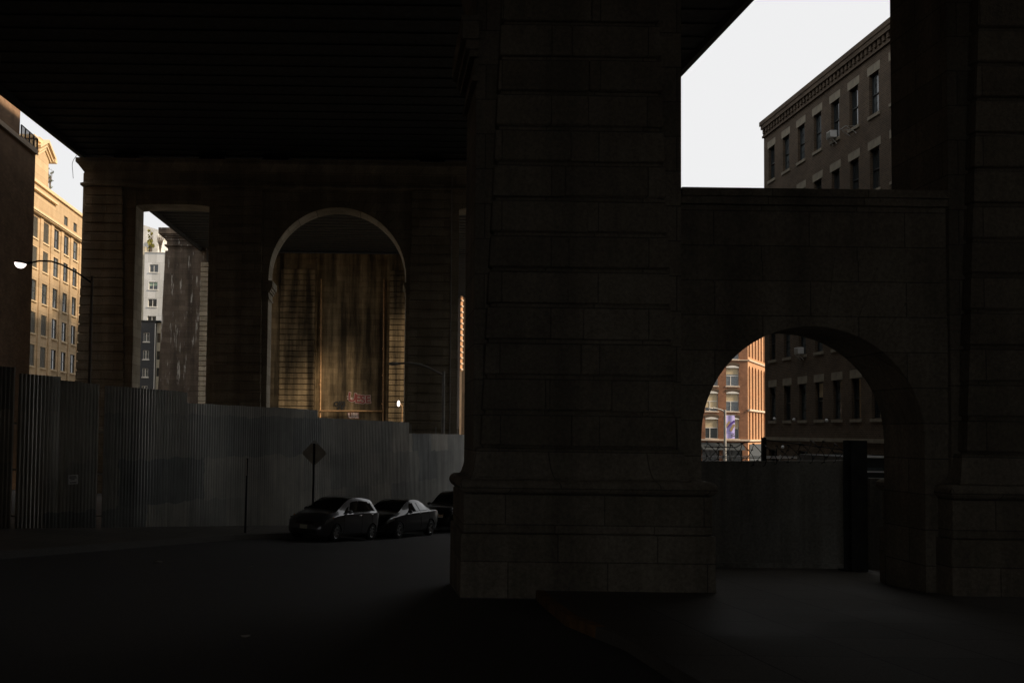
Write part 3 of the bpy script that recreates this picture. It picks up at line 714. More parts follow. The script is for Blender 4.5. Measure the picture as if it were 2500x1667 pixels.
def bracket_ac(c, zbot, lab):
    p = Vector((RBX, RBY - c, gR + zbot))
    a = empty('air_conditioner', p, R(-90), lab, 'air conditioner')
    mb = MB(); mb.box(-.27, .27, -.36, -.02, .03, .40); mb.obj('casing', M['plastic_white'], a, bevel=.02)
    mb = MB()
    for k in range(7): mb.box(-.23, .23, -.372, -.362, .06 + k * .045, .08 + k * .045)
    for k in range(6): mb.box(-.282, -.272, -.32, -.08, .07 + k * .05, .09 + k * .05)
    mb.obj('grille', M['louver'], a)
    mb = MB(); mb.tube([(-.2, -.02, -.3), (-.2, -.32, .02)], .02, 5); mb.tube([(.2, -.02, -.3), (.2, -.32, .02)], .02, 5); mb.obj('bracket', M['grey_metal'], a)
bracket_ac(cols[4], rows[0] - .42 - H_, 'white air conditioner in a top floor window of the dark brick building')
bracket_ac(cols[2], rows[3] - .42 - H_, 'white air conditioner seen just under the crown of the low arch')
# a bracket left without its unit
a = empty('wall_bracket', (RBX, RBY - cols[5], gR + rows[0] - .42 - H_ - .05), R(-90), 'empty steel bracket under a top floor window sill', 'bracket')
mb = MB(); mb.tube([(-.3, -.02, 0), (-.3, -.55, .02), (-.3, -.02, -.35)], .022, 5); mb.tube([(.3, -.02, 0), (.3, -.55, .02), (.3, -.02, -.35)], .022, 5); mb.box(-.32, .32, -.56, -.5, .0, .03); mb.obj('arm', M['grey_metal'], a)
for px, py, lab in ((1899, 1022, 'small white globe lamp on brick wall, leftmost of the upper three'), (1947, 1024, 'small white globe lamp on brick wall, middle of the upper three'),
                    (2027, 1026, 'small white globe lamp on brick wall, rightmost of the upper three'), (1919, 1091, 'small white globe lamp low on brick wall above the rail')):
    yy = RBX * F / (px - 930); p = at(px, py, yy); p.x = RBX - .18
    a = empty('wall_lamp', p, R(-90), lab, 'lamp', 'globe lamps on the dark brick wall')
    mb = MB(); mb.lathe([(.001, -.09)] + [(.09 * math.sin(t), -.09 * math.cos(t)) for t in [PI * k / 8 for k in range(1, 8)]] + [(.001, .09)], 10); mb.obj('globe', M['bulb_white'], a, smooth=True)
    mb = MB(); mb.tube([(0, .18, .1), (0, .05, .14), (0, 0, .085)], .015, 5); mb.obj('arm', M['black_metal'], a)

# ---- left brown brick building beside the bridge
LBX, LBY = X_(86, 66, 400), 66.0
lb = empty('brick_building', (LBX, LBY, ground(-25, 60)), R(90.5), 'windowless brown brick building at the left edge with roof terrace', 'building')
gl = ground(-25, 60); zl_ = EYE - gl
top_lo = at(87, 365, LBY).z - gl
mb = MB(); facade_wall(mb, -100, 0, -2, top_lo - .35, [], .3); body(mb, -100, 0, -2, top_lo - .35, 0, 18, .3); mb.obj('wall', M['brick_left'], lb)
YT = LBX * F / (33 - 930); 
tl = -(LBY - YT)
mb = MB(); mb.box(-100, tl, .12, 14, top_lo - .3, top_lo + 9); mb.obj('upper_storey', M['brick_left'], lb)
mb = MB(); mb.box(tl + .003, .12, -.12, 1.0, top_lo - .347, top_lo); mb.box(-100, tl, -.12, .119, top_lo - .347, top_lo - .05); mb.obj('coping', M['trim_buff'], lb)
YR = LBX * F / (76 - 930); rr0 = -(LBY - YR)
mb = MB()
hr = at(76, 318, YR).z - at(76, 348, YR).z
for z in (0.12, .5, hr): mb.box(tl + .05, rr0, .02, .07, top_lo + z - .02, top_lo + z + .03) if z != .5 else None
n = 4
for i in range(n + 1):
    xx = tl + .05 + (rr0 - tl - .05) * i / n; mb.box(xx - .03, xx + .03, .01, .08, top_lo, top_lo + hr)
for i in range(40):
    xx = tl + .05 + (rr0 - tl - .05) * i / 40; mb.box(xx - .008, xx + .008, .04, .055, top_lo + .14, top_lo + hr - .02)
mb.box(rr0 - .03, rr0 + .03, .08, 8, top_lo + hr - .02, top_lo + hr + .03); mb.box(rr0 - .03, rr0 + .03, .08, 8, top_lo + .10, top_lo + .15)
for i in range(50): mb.box(rr0 - .01, rr0 + .01, .1 + i * .15, .12 + i * .15, top_lo + .14, top_lo + hr - .02)
mb.obj('railing', M['black_metal'], lb)

# ---- beige building further left, lit by the sun
BYX, BYY = X_(122, 115.8), 115.8
gB = ground(-38, 116)
ang = R(90.84)
bb = empty('beige_building', (BYX, BYY, gB), ang, 'sunlit beige apartment building with a stepped gable on the left', 'building')
def lz(z): return z + EYE - gB            # height above eye -> local
bw = 2.15; sp = 3.78
c0 = 111.3 - BYY
cols_b = [c0 - sp, c0, c0 + sp, c0 + 2 * sp, c0 + 3 * sp, c0 + 4 * sp, c0 + 5 * sp]
sill = [20.85, 17.5, 13.8, 10.2, 6.56, 2.9]
holes = []; att = []
for c in cols_b:
    for s_ in sill: holes.append((c, c + bw, lz(s_), lz(s_ + 2.35)))
for px in (151, 175, 198):
    yy = BYX * F / (px - 930); att.append((yy - BYY - .75, yy - BYY + .75, lz(24.45), lz(25.55)))
L0, L1 = -16, 16
mb = MB(); facade_wall(mb, L0, L1, -2, lz(27.0), holes + att, .24); body(mb, L0, L1, -2, lz(27.0), 0, 16, .24); mb.obj('wall', M['beige'], bb)
mb = MB()                                   # pilasters between the bays
for c in [cols_b[0] - sp] + cols_b: 
    mb.box(c + bw + .55, c + sp - .12, -.13, -.002, -1, lz(23.45))
mb.obj('pilaster', M['beige'], bb)
for i, h in enumerate(holes):
    ci, ri = divmod(i, len(sill))
    if ci <= 1 and ri != 2:
        mb = MB(); n = 24; hh = h[3] - h[2]
        for k in range(n): z = h[2] + hh * k / n; mb.hexa([(h[0], .06, z), (h[1], .06, z), (h[1], .13, z + .05), (h[0], .13, z + .05)], [(h[0], .06, z + .03), (h[1], .06, z + .03), (h[1], .13, z + .08), (h[0], .13, z + .08)])
        lo = mb.obj('louver', M['louver'], bb)
        mb = MB(); mb.box(h[0] - .1, h[1] + .1, -.12, -.004, h[2] - .18, h[2] - .02); mb.obj('sill', M['beige_trim'], lo)
    else:
        window(bb, *h, .15, 'bb', M['frame_dark'], M['glass_pale'] if random.random() < .6 else M['glass'], 'sash2', (M['beige_trim'], -.30, -.05), blind=M['blind_green'] if random.random() < .15 else None)
for h in att: window(bb, *h, .15, 'bba', M['frame_dark'], M['glass_pale'], 'pair')
mb = MB()
mb.box(L0, L1, -.42, -.002, lz(23.5), lz(23.62)); mb.box(L0, L1, -.55, -.002, lz(23.623), lz(23.85)); mb.box(L0, L1 + .1, -.25, .3, lz(26.9), lz(27.25))
mb.box(L0, 115.6 - BYY, -.35, -.002, lz(26.0), lz(26.25))
mb.obj('cornice', M['beige_trim'], bb)
BD = (math.cos(ang), math.sin(ang))
def gb_(px, py): a, z = on_plane(px, py, (BYX, BYY), BD); return (a, lz(z))
gp = [gb_(86, 468), gb_(123, 476), gb_(120, 462), gb_(118, 445), gb_(119, 402), gb_(122, 388), gb_(110, 352), gb_(103, 346), gb_(93, 346), gb_(86, 352)]
gl0 = gb_(86, 468)[0] - 3
gp = [(gl0, gp[0][1])] + gp[1:6] + [gb_(110, 345), (gb_(98, 345)[0], gb_(110, 345)[1]), (gl0, gb_(110, 345)[1] - 2.6)]
mb = MB(); mb.prism(gp, .01, 1.3); mb.obj('gable', M['beige'], bb)
mb = MB()
def chev(mb, off, y0, t=.3):
    a = Vector(gb_(110, 341.5)); b = Vector(gb_(129, 389)); d = (b - a).normalized(); nrm = Vector((-d.y, d.x))
    if nrm.y < 0: nrm = -nrm
    a0, b0 = a - nrm * off, b - nrm * off - d * off * .5
    mb.prism([tuple(a0), tuple(b0), tuple(b0 + nrm * t), tuple(a0 + nrm * t)][::-1], y0, 1.4)
    e = Vector((2 * a.x - b.x, b.y)); d2 = (a - e).normalized(); n2 = Vector((-d2.y, d2.x))
    if n2.y < 0: n2 = -n2
    e0, c0_ = e - n2 * off, a - n2 * off
    mb.prism([tuple(e0), tuple(c0_), tuple(c0_ + n2 * t), tuple(e0 + n2 * t)][::-1], y0, 1.4)
chev(mb, .3, -.5); chev(mb, .75, -.3, .2); chev(mb, 1.1, -.15, .18)
e_ = gb_(129, 390); mb.box(e_[0] - .55, e_[0] + .1, -.5, 1.4, e_[1] - .5, e_[1] - .05)
k0, k1 = gb_(84, 333), gb_(97, 336); mb.box(k0[0] - .6, k1[0], -.1, 1.5, gb_(95, 352)[1] - 1, k0[1] - .35); mb.box(k0[0] - .8, k1[0] + .15, -.3, 1.6, k0[1] - .347, k0[1])
mb.obj('gable_coping', M['beige_trim'], bb)

# ---- unseen blocks added on the right to hold back sun and sky
g_ = ground(50, 55)
tb = empty('shading_tower', (51, 57, g_), R(-90), 'unseen brick tower added behind the dark brick building to keep sun off the middle piers', 'building')
mb = MB(); mb.box(-13, 13, -9, 9, 0, 49); mb.obj('wall', M['brick_dark'], tb)
mb = MB(); mb.box(-13.3, 13.3, -9.3, 9.3, 49.003, 49.8); mb.obj('parapet', M['lintel'], tb)
for c_ in range(6):
    for q in range(0, 11, 2): window(tb, -11.5 + c_ * 4.1, -10.3 + c_ * 4.1, 8 + q * 3.6, 10 + q * 3.6, -9.05, 'tb', M['frame_dark'], M['glass'], 'sash')
wh = empty('blocker', (19.6, -8, ground(19, -8)), R(-90), 'added dark brick warehouse close beside the bridge on the right, outside the view', 'building')
mb = MB(); mb.box(-22, 25, -3.2, 3.9, -1, 27); mb.obj('wall', M['brick_dark'], wh)
mb = MB(); mb.box(-22.2, 25.2, -3.4, 3.95, 27.003, 27.5); mb.obj('parapet', M['lintel'], wh)

# foliage helper
def foliage(mb, c, rx, ry, rz_, n, s, seed=1):
    rnd = random.Random(seed)
    clumps = [(Vector((rnd.uniform(-1, 1) * rx, rnd.uniform(-1, 1) * ry, rnd.uniform(-1, 1) * rz_)), rnd.uniform(.25, .5)) for _ in range(14)]
    for _ in range(n):
        cc, rad = rnd.choice(clumps)
        p = Vector(c) + cc + Vector((rnd.gauss(0, 1), rnd.gauss(0, 1), rnd.gauss(0, 1))) * rad * min(rx, rz_) * .6
        u = Vector((rnd.gauss(0, 1), rnd.gauss(0, 1), rnd.gauss(0, 1))).normalized(); v = u.cross(Vector((rnd.gauss(0, 1), rnd.gauss(0, 1), rnd.gauss(0, 1)))).normalized()
        k = s * rnd.uniform(.6, 1.4)
        mb.add([p - u * k, p + v * k * .5, p + u * k, p - v * k * .5], [(0, 1, 2, 3)])
def shrub(name, px, py0, py1, Y, wpx, n, s, leaf, lab, twigs=14, seed=3):
    b0 = at(px, py1, Y); t0 = at(px, py0, Y); H = t0.z - b0.z; W = wpx * Y / F / 2
    r = empty(name, b0, 0, lab, 'shrub'); rnd = random.Random(seed)
    mb = MB()
    for k in range(twigs):
        a = rnd.uniform(0, 2 * PI); e = Vector((math.cos(a) * W * rnd.uniform(.1, 1), math.sin(a) * W * rnd.uniform(.1, .8), H * rnd.uniform(.55, 1)))
        m_ = Vector((e.x * .35, e.y * .35, e.z * .5)); mb.tube([(e.x * .08, e.y * .08, 0), m_, e], .05, 4, r1=.012)
        for q in range(7):
            t = rnd.uniform(.35, .95); s0 = m_.lerp(e, max(0, (t - .5) * 2)) if t > .5 else Vector((e.x * .08, e.y * .08, 0)).lerp(m_, t * 2)
            mb.tube([s0, s0 + Vector((rnd.uniform(-1, 1) * W * .35, rnd.uniform(-.3, .3), rnd.uniform(.1, .4) * H * .4))], .018, 3, r1=.006)
    mb.obj('stem', M['twig'], r)
    if n:
        mb = MB(); foliage(mb, (0, 0, H * .55), W * .8, W * .6, H * .4, n, s, seed); mb.obj('foliage', leaf, r)
    return r
shrub('rooftop_shrub', 122, 412, 465, 122, 17, 110, .12, M['leaf2'], 'small leafy shrub growing behind the gable of the beige building', 10, 5)

# ---- white building and grey building far left
YW = 170.0
wx = lambda p: X_(p, YW, 750)
gW = ground(-40, YW)
wz = lambda p, q=365: at(q, p, YW).z - gW
wb = empty('white_building', (wx(350), YW, gW), R(1.0), 'tall white panelled building seen between the left stone piers', 'building')
ox = wx(350)
holes = []
for py in (628, 669.5, 711.5):
    holes.append((wx(363) - ox, wx(384) - ox, wz(py + 36 - 1 - 18 + 1), wz(py + 0)))
holes = [(wx(363 - i * .8) - ox, wx(384 - i * .8) - ox, wz(b_), wz(a_)) for i, (a_, b_) in enumerate(((645.5, 664.5), (688, 706.5), (729.5, 748.5), (771.5, 787), (813, 831), (855, 873)))]
mb = MB(); facade_wall(mb, 0, wx(404) - ox, 0, wz(617), holes, .35); body(mb, 0, wx(404) - ox, 0, wz(617), 0, 15, .35); mb.obj('wall', M['white_panel'], wb)
for i, h in enumerate(holes): window(wb, *h, .2, 'wb', M['frame_white'], M['glass'], 'pair', (M['frame_white'], -.3, -.05), blind=(M['blind_green'] if i == 1 else None), blindfrac=.5)
mb = MB(); mb.box(-.1, wx(404) - ox, -.12, .25, wz(617) + .003, wz(615.5)); mb.obj('parapet', M['frame_white'], wb)
mb = MB(); mb.box(-9, -.02, .8, 15, 0, wz(600)); mb.obj('side_wing', M['cream_wall'], wb)
mb = MB(); mb.add([(-9, 2.2, wz(617)), (1.5, 3.5, wz(617)), (1.5, 14, wz(617)), (-9, 14, wz(617)), (-9, 2.2, wz(508)), (1.5, 3.5, wz(551)), (1.5, 14, wz(551)), (-9, 14, wz(508))],
                  [(0, 1, 5, 4), (1, 2, 6, 5), (2, 3, 7, 6), (3, 0, 4, 7), (4, 5, 6, 7)]); mb.obj('penthouse', M['white_panel'], wb)
mb = MB(); mb.box(.1, .6, 2.9, 3.35, wz(614), wz(578)); mb.obj('penthouse_window', M['glass'], wb)
shrub('rooftop_tree', 368, 562, 616, 171.5, 16, 500, .2, M['leaf'], 'yellow green tree on the terrace of the white building', 10, 8)
shrub('rooftop_shrub', 391, 570, 617, 171.5, 24, 60, .12, M['leaf'], 'bare twiggy shrub at the corner of the white building terrace', 34, 11)
YG = 150.0
gx_ = lambda p: X_(p, YG, 850); gG = ground(-35, YG); gzz = lambda p: at(365, p, YG).z - gG
gbld = empty('grey_building', (gx_(345), YG, gG), 0, 'dark grey building with small white framed windows below the white one', 'building')
ox2 = gx_(345)
holes = [(gx_(350 - i * .6) - ox2, gx_(364 - i * .6) - ox2, gzz(b_), gzz(a_)) for i, (a_, b_) in enumerate(((812, 834), (855, 877), (899, 920), (942, 963)))]
lo = gx_(300) - ox2
mb = MB(); facade_wall(mb, lo, gx_(379) - ox2, 0, gzz(784), holes, .25); body(mb, lo, gx_(379) - ox2, 0, gzz(784), 0, 12, .25); mb.obj('wall', M['grey_wall'], gbld)
for h in holes: window(gbld, *h, .12, 'gb', M['frame_white'], M['glass_pale'], 'pair', (M['frame_white'], -.2, -.05))
mb = MB(); mb.box(lo, gx_(391) - ox2, -.15, 12.1, gzz(784) + .003, gzz(782)); mb.obj('parapet', M['frame_dark'], gbld)
cx0, cx1 = gx_(379) - ox2 + .01, gx_(391) - ox2
ho = [(cx0 + .1, cx1 - .15, gzz(b_), gzz(a_)) for a_, b_ in ((812, 835), (856, 877), (897, 918))]
mb = MB(); facade_wall(mb, cx0, cx1, 0, gzz(787), ho, .25, y=.6); body(mb, cx0, cx1, 0, gzz(787), .6, 12, .25); mb.obj('side_bay', M['cream_wall'], gbld)
for h in ho: window(gbld, *h, .75, 'gc', M['frame_dark'], M['glass'], 'sash')
mb = MB(); mb.tube([(cx0 - .05, -.1, 0), (cx0 - .05, -.1, gzz(790))], .06, 6); mb.obj('drainpipe', M['frame_white'], gbld)

# ---- sunlit orange brick building beyond the low arch
YO = 145.0
def oxm(px): return X_(px, YO, 1000)
gO = ground(54, YO)
ob = empty('brick_building', (oxm(1826), YO, gO), 0, 'orange brick building with arched windows and sunlit side, framed by the low arch', 'building')
o0 = oxm(1826); oz = lambda p: at(1790, p, YO).z - gO
mb = MB()
rowsO = [(1018, 1071), (955, 1004), (892, 942), (829, 877), (766, 815)]
colsO = [(1722, 1753), (1773, 1804), (1671, 1702)]
holes = [(oxm(a) - o0, oxm(b) - o0, oz(d), oz(c) - .35) for (c, d) in rowsO for (a, b) in colsO]
LO = oxm(1640) - o0
topO = oz(700)
shop = [(oxm(a) - o0, oxm(b) - o0, 0.2, oz(1086)) for (a, b) in ((1714, 1756), (1764, 1812), (1660, 1704))]
facade_wall(mb, LO, 0, 0, topO, holes + shop, .4); mb.obj('wall', M['brick_shaded'], ob)
for i, h in enumerate(holes):
    fo = window(ob, *h, .22, 'ob', M['frame_white'], M['glass_pale'] if i % 3 else M['glass'], 'cross', (M['trim_buff'], -.32, -.05), blind=M['blind'], blindfrac=(.42, .5, .36, .8, .45)[i % 5])
    w_ = h[1] - h[0]; hh = h[3] - h[2]; mb = MB()   # segmental white head panel
    poly = [(0, hh + .003), (w_, hh + .003)] + [(w_ * (1 - k / 8), hh + .02 + .32 * math.sin(PI * (.12 + .76 * k / 8))) for k in range(9)]
    mb.prism(poly, -.26, -.15); mb.obj('window_head', M['frame_white'], fo)
    mb = MB(); n = 12
    for k in range(n):
        x0_, x1_ = -.12 + (w_ + .24) * k / n, -.12 + (w_ + .24) * (k + 1) / n
        f0 = lambda t: hh + .12 + .34 * math.sin(PI * (.08 + .84 * t))
        mb.hexa([(x0_, -.30, f0(k / n)), (x1_, -.30, f0((k + 1) / n)), (x1_, -.225, f0((k + 1) / n)), (x0_, -.225, f0(k / n))],
                [(x0_, -.30, f0(k / n) + .36), (x1_, -.30, f0((k + 1) / n) + .36), (x1_, -.225, f0((k + 1) / n) + .36), (x0_, -.225, f0(k / n) + .36)])
    mb.obj('brick_arch', M['brick_dark'], fo)
for h in shop: window(ob, *h, .22, 'obs', M['frame_dark'], M['glass'], 'pair')
mb = MB(); 
mb.box(LO, .25, -.3, -.002, oz(1076), oz(1072)); mb.box(LO, .2, -.18, -.002, oz(880), oz(878))
mb.obj('string_course', M['trim_buff'], ob)
mb = MB()
for a, b in ((1708, 1762), (1766, 1812), (1655, 1704)): mb.hexa([(oxm(a) - o0, -1.3, oz(1098)), (oxm(b) - o0, -1.3, oz(1098)), (oxm(b) - o0, -.02, oz(1098)), (oxm(a) - o0, -.02, oz(1098))],
        [(oxm(a) - o0, -1.25, oz(1095)), (oxm(b) - o0, -1.25, oz(1095)), (oxm(b) - o0, -.02, oz(1080)), (oxm(a) - o0, -.02, oz(1080))])
mb.obj('awning', M['frame_dark'], ob)
# sunlit side: its own rotated frame
side_dir = Vector((.504, .864)); sa = math.atan2(side_dir.y, side_dir.x)
def srot(mb):
    c, s_ = math.cos(sa), math.sin(sa); mb.v = [(x * c - y * s_, x * s_ + y * c, z) for x, y, z in mb.v]; return mb
Ls = 27.0; bays = [(.55 + k * 2.62, .55 + k * 2.62 + 1.55) for k in range(10)]
def arch_hole_wall(mb, bays, L, z0, z1, hz0, hz1, y, d):
    """wall with tall round-headed recesses"""
    xs = 0
    for (a, b) in bays:
        mb.add([(xs, y, z0), (a, y, z0), (a, y, z1), (xs, y, z1)], [(0, 1, 2, 3)]); xs = b
        r = (b - a) / 2; c = (a + b) / 2; n = 10; zs = hz1 - r
        if hz0 > z0: mb.add([(a, y, z0), (b, y, z0), (b, y, hz0), (a, y, hz0)], [(0, 1, 2, 3)])
        prev = (a, zs)
        for k in range(1, n + 1):
            t = PI - PI * k / n; cur = (c + r * math.cos(t), zs + r * math.sin(t))
            mb.add([(prev[0], y, prev[1]), (cur[0], y, cur[1]), (cur[0], y, z1), (prev[0], y, z1)], [(0, 1, 2, 3)])
            mb.add([(prev[0], y, prev[1]), (prev[0], y + d, prev[1]), (cur[0], y + d, cur[1]), (cur[0], y, cur[1])], [(0, 1, 2, 3)]); prev = cur
        mb.add([(a, y, hz0), (a, y, zs), (a, y + d, zs), (a, y + d, hz0)], [(0, 1, 2, 3)])
        mb.add([(b, y, zs), (b, y, hz0), (b, y + d, hz0), (b, y + d, zs)], [(0, 1, 2, 3)])
        mb.add([(a, y + d, hz0), (b, y + d, hz0), (b, y, hz0), (a, y, hz0)], [(0, 1, 2, 3)])
    mb.add([(xs, y, z0), (L, y, z0), (L, y, z1), (xs, y, z1)], [(0, 1, 2, 3)])
zA0, zA1 = oz(1072), oz(891)
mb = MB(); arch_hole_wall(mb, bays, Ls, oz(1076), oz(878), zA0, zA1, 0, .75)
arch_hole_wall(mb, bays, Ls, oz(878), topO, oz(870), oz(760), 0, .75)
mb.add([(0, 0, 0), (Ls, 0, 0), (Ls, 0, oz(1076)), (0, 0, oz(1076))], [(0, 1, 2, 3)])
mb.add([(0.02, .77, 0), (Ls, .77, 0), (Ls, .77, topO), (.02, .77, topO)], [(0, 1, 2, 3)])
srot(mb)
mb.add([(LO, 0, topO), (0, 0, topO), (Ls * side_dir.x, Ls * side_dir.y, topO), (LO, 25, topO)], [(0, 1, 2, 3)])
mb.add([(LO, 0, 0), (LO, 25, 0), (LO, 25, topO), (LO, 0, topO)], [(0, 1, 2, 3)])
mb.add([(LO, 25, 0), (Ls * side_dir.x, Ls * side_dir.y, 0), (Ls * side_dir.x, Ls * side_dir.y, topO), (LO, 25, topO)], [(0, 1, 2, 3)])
mb.obj('side_wall', M['brick_sunlit'], ob)
for (a, b) in bays[:8]:
    for (zt0, zt1) in ((oz(1068), oz(1024)), (oz(1008), oz(962)), (oz(946), oz(908)), (oz(868), oz(836)), (oz(820), oz(782))):
        mb = MB(); mb.box(a + .12, b - .12, .66, .76, zt0, zt1); mb.box(a + .02, b - .02, .6, .76, zt0 - .25, zt0 - .05); srot(mb); mb.obj('window', M['glass_pale'], ob)
mb = MB(); mb.box(-.1, Ls, -.32, -.003, oz(1001) - .1, oz(1001) + .18); mb.box(-.1, Ls, -.3, -.003, oz(1077), oz(1073)); mb.box(-.1, Ls, -.25, -.003, oz(880), oz(877)); srot(mb); mb.obj('ledge', M['trim_buff'], ob)
mb = MB(); mb.box(.9, Ls, -.12, -.003, 0.2, oz(1084)); srot(mb); mb.obj('shopfront', M['frame_dark'], ob)
# banner hanging in front of it
def banner():
    p = at(1772, 1070, YO - 1.2); q = at(1794, 1014, YO - 1.2); W = q.x - p.x; H = q.z - p.z
    r = empty('banner', p, 0, 'lavender banner with purple stroke and gold blocks on orange brick building', 'banner')
    mb = MB(); n = 8
    for i in range(n):
        xa, xb = W * i / n, W * (i + 1) / n; ya, yb_ = .05 * math.sin(i * .9), .05 * math.sin((i + 1) * .9)
        mb.hexa([(xa, ya, 0), (xb, yb_, 0), (xb, yb_ + .02, 0), (xa, ya + .02, 0)], [(xa, ya, H), (xb, yb_, H), (xb, yb_ + .02, H), (xa, ya + .02, H)])
    mb.obj('cloth', M['banner'], r)
    def blk(cx, cz, w, h, a, mat, y):
        mb = MB(); c, s_ = math.cos(a), math.sin(a)
        mb.prism([(W * cx + u * c * w / 2 - v * s_ * h / 2, H * cz + u * s_ * w / 2 + v * c * h / 2) for u, v in ((-1, -1), (1, -1), (1, 1), (-1, 1))], y - .02, y); mb.obj('print', mat, r)
    blk(.5, .62, 1.55, .3, R(38), M['banner_purple'], -.06)
    blk(.2, .62, .30, .95, R(-35), M['banner_gold'], -.09); blk(.7, .47, .34, 1.1, R(-30), M['banner_gold'], -.09)
    blk(.72, .17, .5, .12, R(15), M['ink'], -.07); blk(.78, .10, .6, .12, R(15), M['ink'], -.07); blk(.5, .235, W * .96, .03, 0, M['banner_purple'], -.06)
    mb = MB(); mb.tube([(-.2, .3, H + .02), (W + .1, .0, H + .02)], .04, 6); mb.tube([(0, 1.2, H + .02), (0, 0, H + .02)], .04, 6); mb.obj('bracket', M['grey_metal'], r)
banner()

# ---- sunlit brick building glimpsed in the slit beside the centre pier
YS = 150.0
sb = empty('brick_building', (X_(1117, YS), YS, ground(10, YS)), 0, 'sunlit orange brick building glimpsed in the slit left of the centre pier', 'building')
gS = ground(10, YS); sz = lambda p: at(1125, p, YS).z - gS
mb = MB(); poly = [(0.25, 0), (.62, .6), (.75, 2.2), (16, 2.2), (16, 8), (.25, 8)]
def upr(mb, poly, z0, z1):
    n = len(poly); mb.add([(x, y, z0) for x, y in poly] + [(x, y, z1) for x, y in poly], [tuple(range(n - 1, -1, -1)), tuple(range(n, 2 * n))] + [(i, (i + 1) % n, (i + 1) % n + n, i + n) for i in range(n)])
upr(mb, poly, 0, sz(722)); mb.obj('wall', M['brick_dark'], sb)
mb = MB(); upr(mb, [(.30, -.07), (.70, .55), (.66, .58), (.27, -.03)], sz(905), sz(722)); mb.obj('sunlit_strip', M['brick_sunlit'], sb)  # sunlight put in as a strip of brighter brick on the darker wall
mb = MB(); sd2 = Vector((.37, .6, 0)).normalized(); nn = Vector((sd2.y, -sd2.x, 0))
for py in range(735, 905, 14):
    a = Vector((.25, 0, 0)) + sd2 * .02; b = a + sd2 * .66
    z = sz(py)
    mb.hexa([a + nn * .01 + Vector((0, 0, z)), b + nn * .01 + Vector((0, 0, z)), b + nn * .25 + Vector((0, 0, z)), a + nn * .25 + Vector((0, 0, z))],
            [a + nn * .01 + Vector((0, 0, z + .22)), b + nn * .01 + Vector((0, 0, z + .22)), b + nn * .25 + Vector((0, 0, z + .22)), a + nn * .25 + Vector((0, 0, z + .22))])
mb.obj('ledge', M['trim_buff'], sb)

# ------------------------------------------------------------------ concrete wall under the low arch, razor wire, posts
YC = 24.8
x0, x1 = X_(1640, YC), X_(2068, YC)
cz = lambda px, py: at(px, py, YC).z
cw = empty('concrete_wall', ((x0 + x1) / 2, YC, ground(9, YC)), 0, 'stained grey concrete wall beyond the low arch topped with razor wire', 'wall')
mb = MB(); zt1, zt2 = cz(1716, 1127), cz(2068, 1124)
mb.hexa([(x0, YC, ground(9, YC) - .3), (x1, YC, ground(9, YC) - .3), (x1, YC + .25, ground(9, YC) - .3), (x0, YC + .25, ground(9, YC) - .3)], [(x0, YC, zt1), (x1, YC, zt2), (x1, YC + .25, zt2), (x0, YC + .25, zt1)])
rel(mb, cw).obj('panel', M['concrete'], cw)
mb = MB(); mb.box(X_(2103, 25), X_(2290, 25), YC - .2, YC + .05, ground(9, YC) - .3, cz(2120, 1166)); rel(mb, cw).obj('low_panel', M['concrete'], cw)
mb = MB()
for k in range(5):
    xx = x0 + (x1 - x0) * (k + .5) / 5; mb.box(xx - .012, xx + .012, YC - .006, YC + .01, ground(9, YC), zt1 - .05)
mb.box(x0, x1, YC - .12, YC - .002, ground(9, YC) - .3, ground(9, YC) + .27)
rel(mb, cw).obj('footing', M['concrete'], cw)
mb = MB(); pts = []; xx = x0; k = 0
rnd = random.Random(4)
L = x1 - x0; turns = 15; npt = turns * 14
for i in range(npt + 1):
    t = i / npt; a = 2 * PI * turns * t; r_ = .27 + .04 * math.sin(17 * t)
    pts.append((x0 + L * t + .09 * math.sin(a * 2.0 + .5), YC + .12 + r_ * math.cos(a), zt1 + .22 + r_ * math.sin(a) + .05 * math.sin(9 * t)))
mb.tube(pts, .009, 4)
for i in range(0, npt, 3):
    p = Vector(pts[i]); mb.box(p.x - .03, p.x + .03, p.y - .003, p.y + .003, p.z - .012, p.z + .012)
tag(mb.obj('razor_wire', M['black_metal']), 'coil of dark razor wire along the top of the concrete wall', 'wire')
mb = MB(); px = X_(1861, YC + .4); 
pz0, pz1 = zt1 - .6, cz(1861, 1068)
mb.box(px - .05, px + .05, YC + .26, YC + .36, ground(9, YC), pz1); mb.tube([(px, YC + .3, pz1 - .1), (X_(1826, YC), YC + .2, cz(1826, 1079)), (X_(1800, YC), YC + .1, cz(1800, 1092)), (X_(1722, YC), YC + .1, cz(1722, 1090))], .014, 5)
mb.tube([(px, YC + .3, pz1 - .05), (X_(2068, YC), YC + .2, cz(2068, 1098))], .012, 5)
tag(mb.obj('wire_post', M['black_metal']), 'dark steel post standing up from the razor wire behind the wall', 'post')
# steel column right of the wall
mb = MB(); xa, xb_ = X_(2064, 24.2), X_(2102, 24.2)
mb.box(xa, xb_, 23.9, 23.94, ground(9, 24), at(2080, 1075, 24).z); mb.box(xa, xb_, 24.3, 24.34, ground(9, 24), at(2080, 1075, 24).z); mb.box((xa + xb_) / 2 - .02, (xa + xb_) / 2 + .02, 23.943, 24.297, ground(9, 24), at(2080, 1075, 24).z)
mb.box(xa - .1, xb_ + .1, 23.8, 24.44, ground(9, 24) - .1, ground(9, 24) + .16)
tag(mb.obj('steel_column', M['deck']), 'dark steel column at the right end of the concrete wall', 'column')
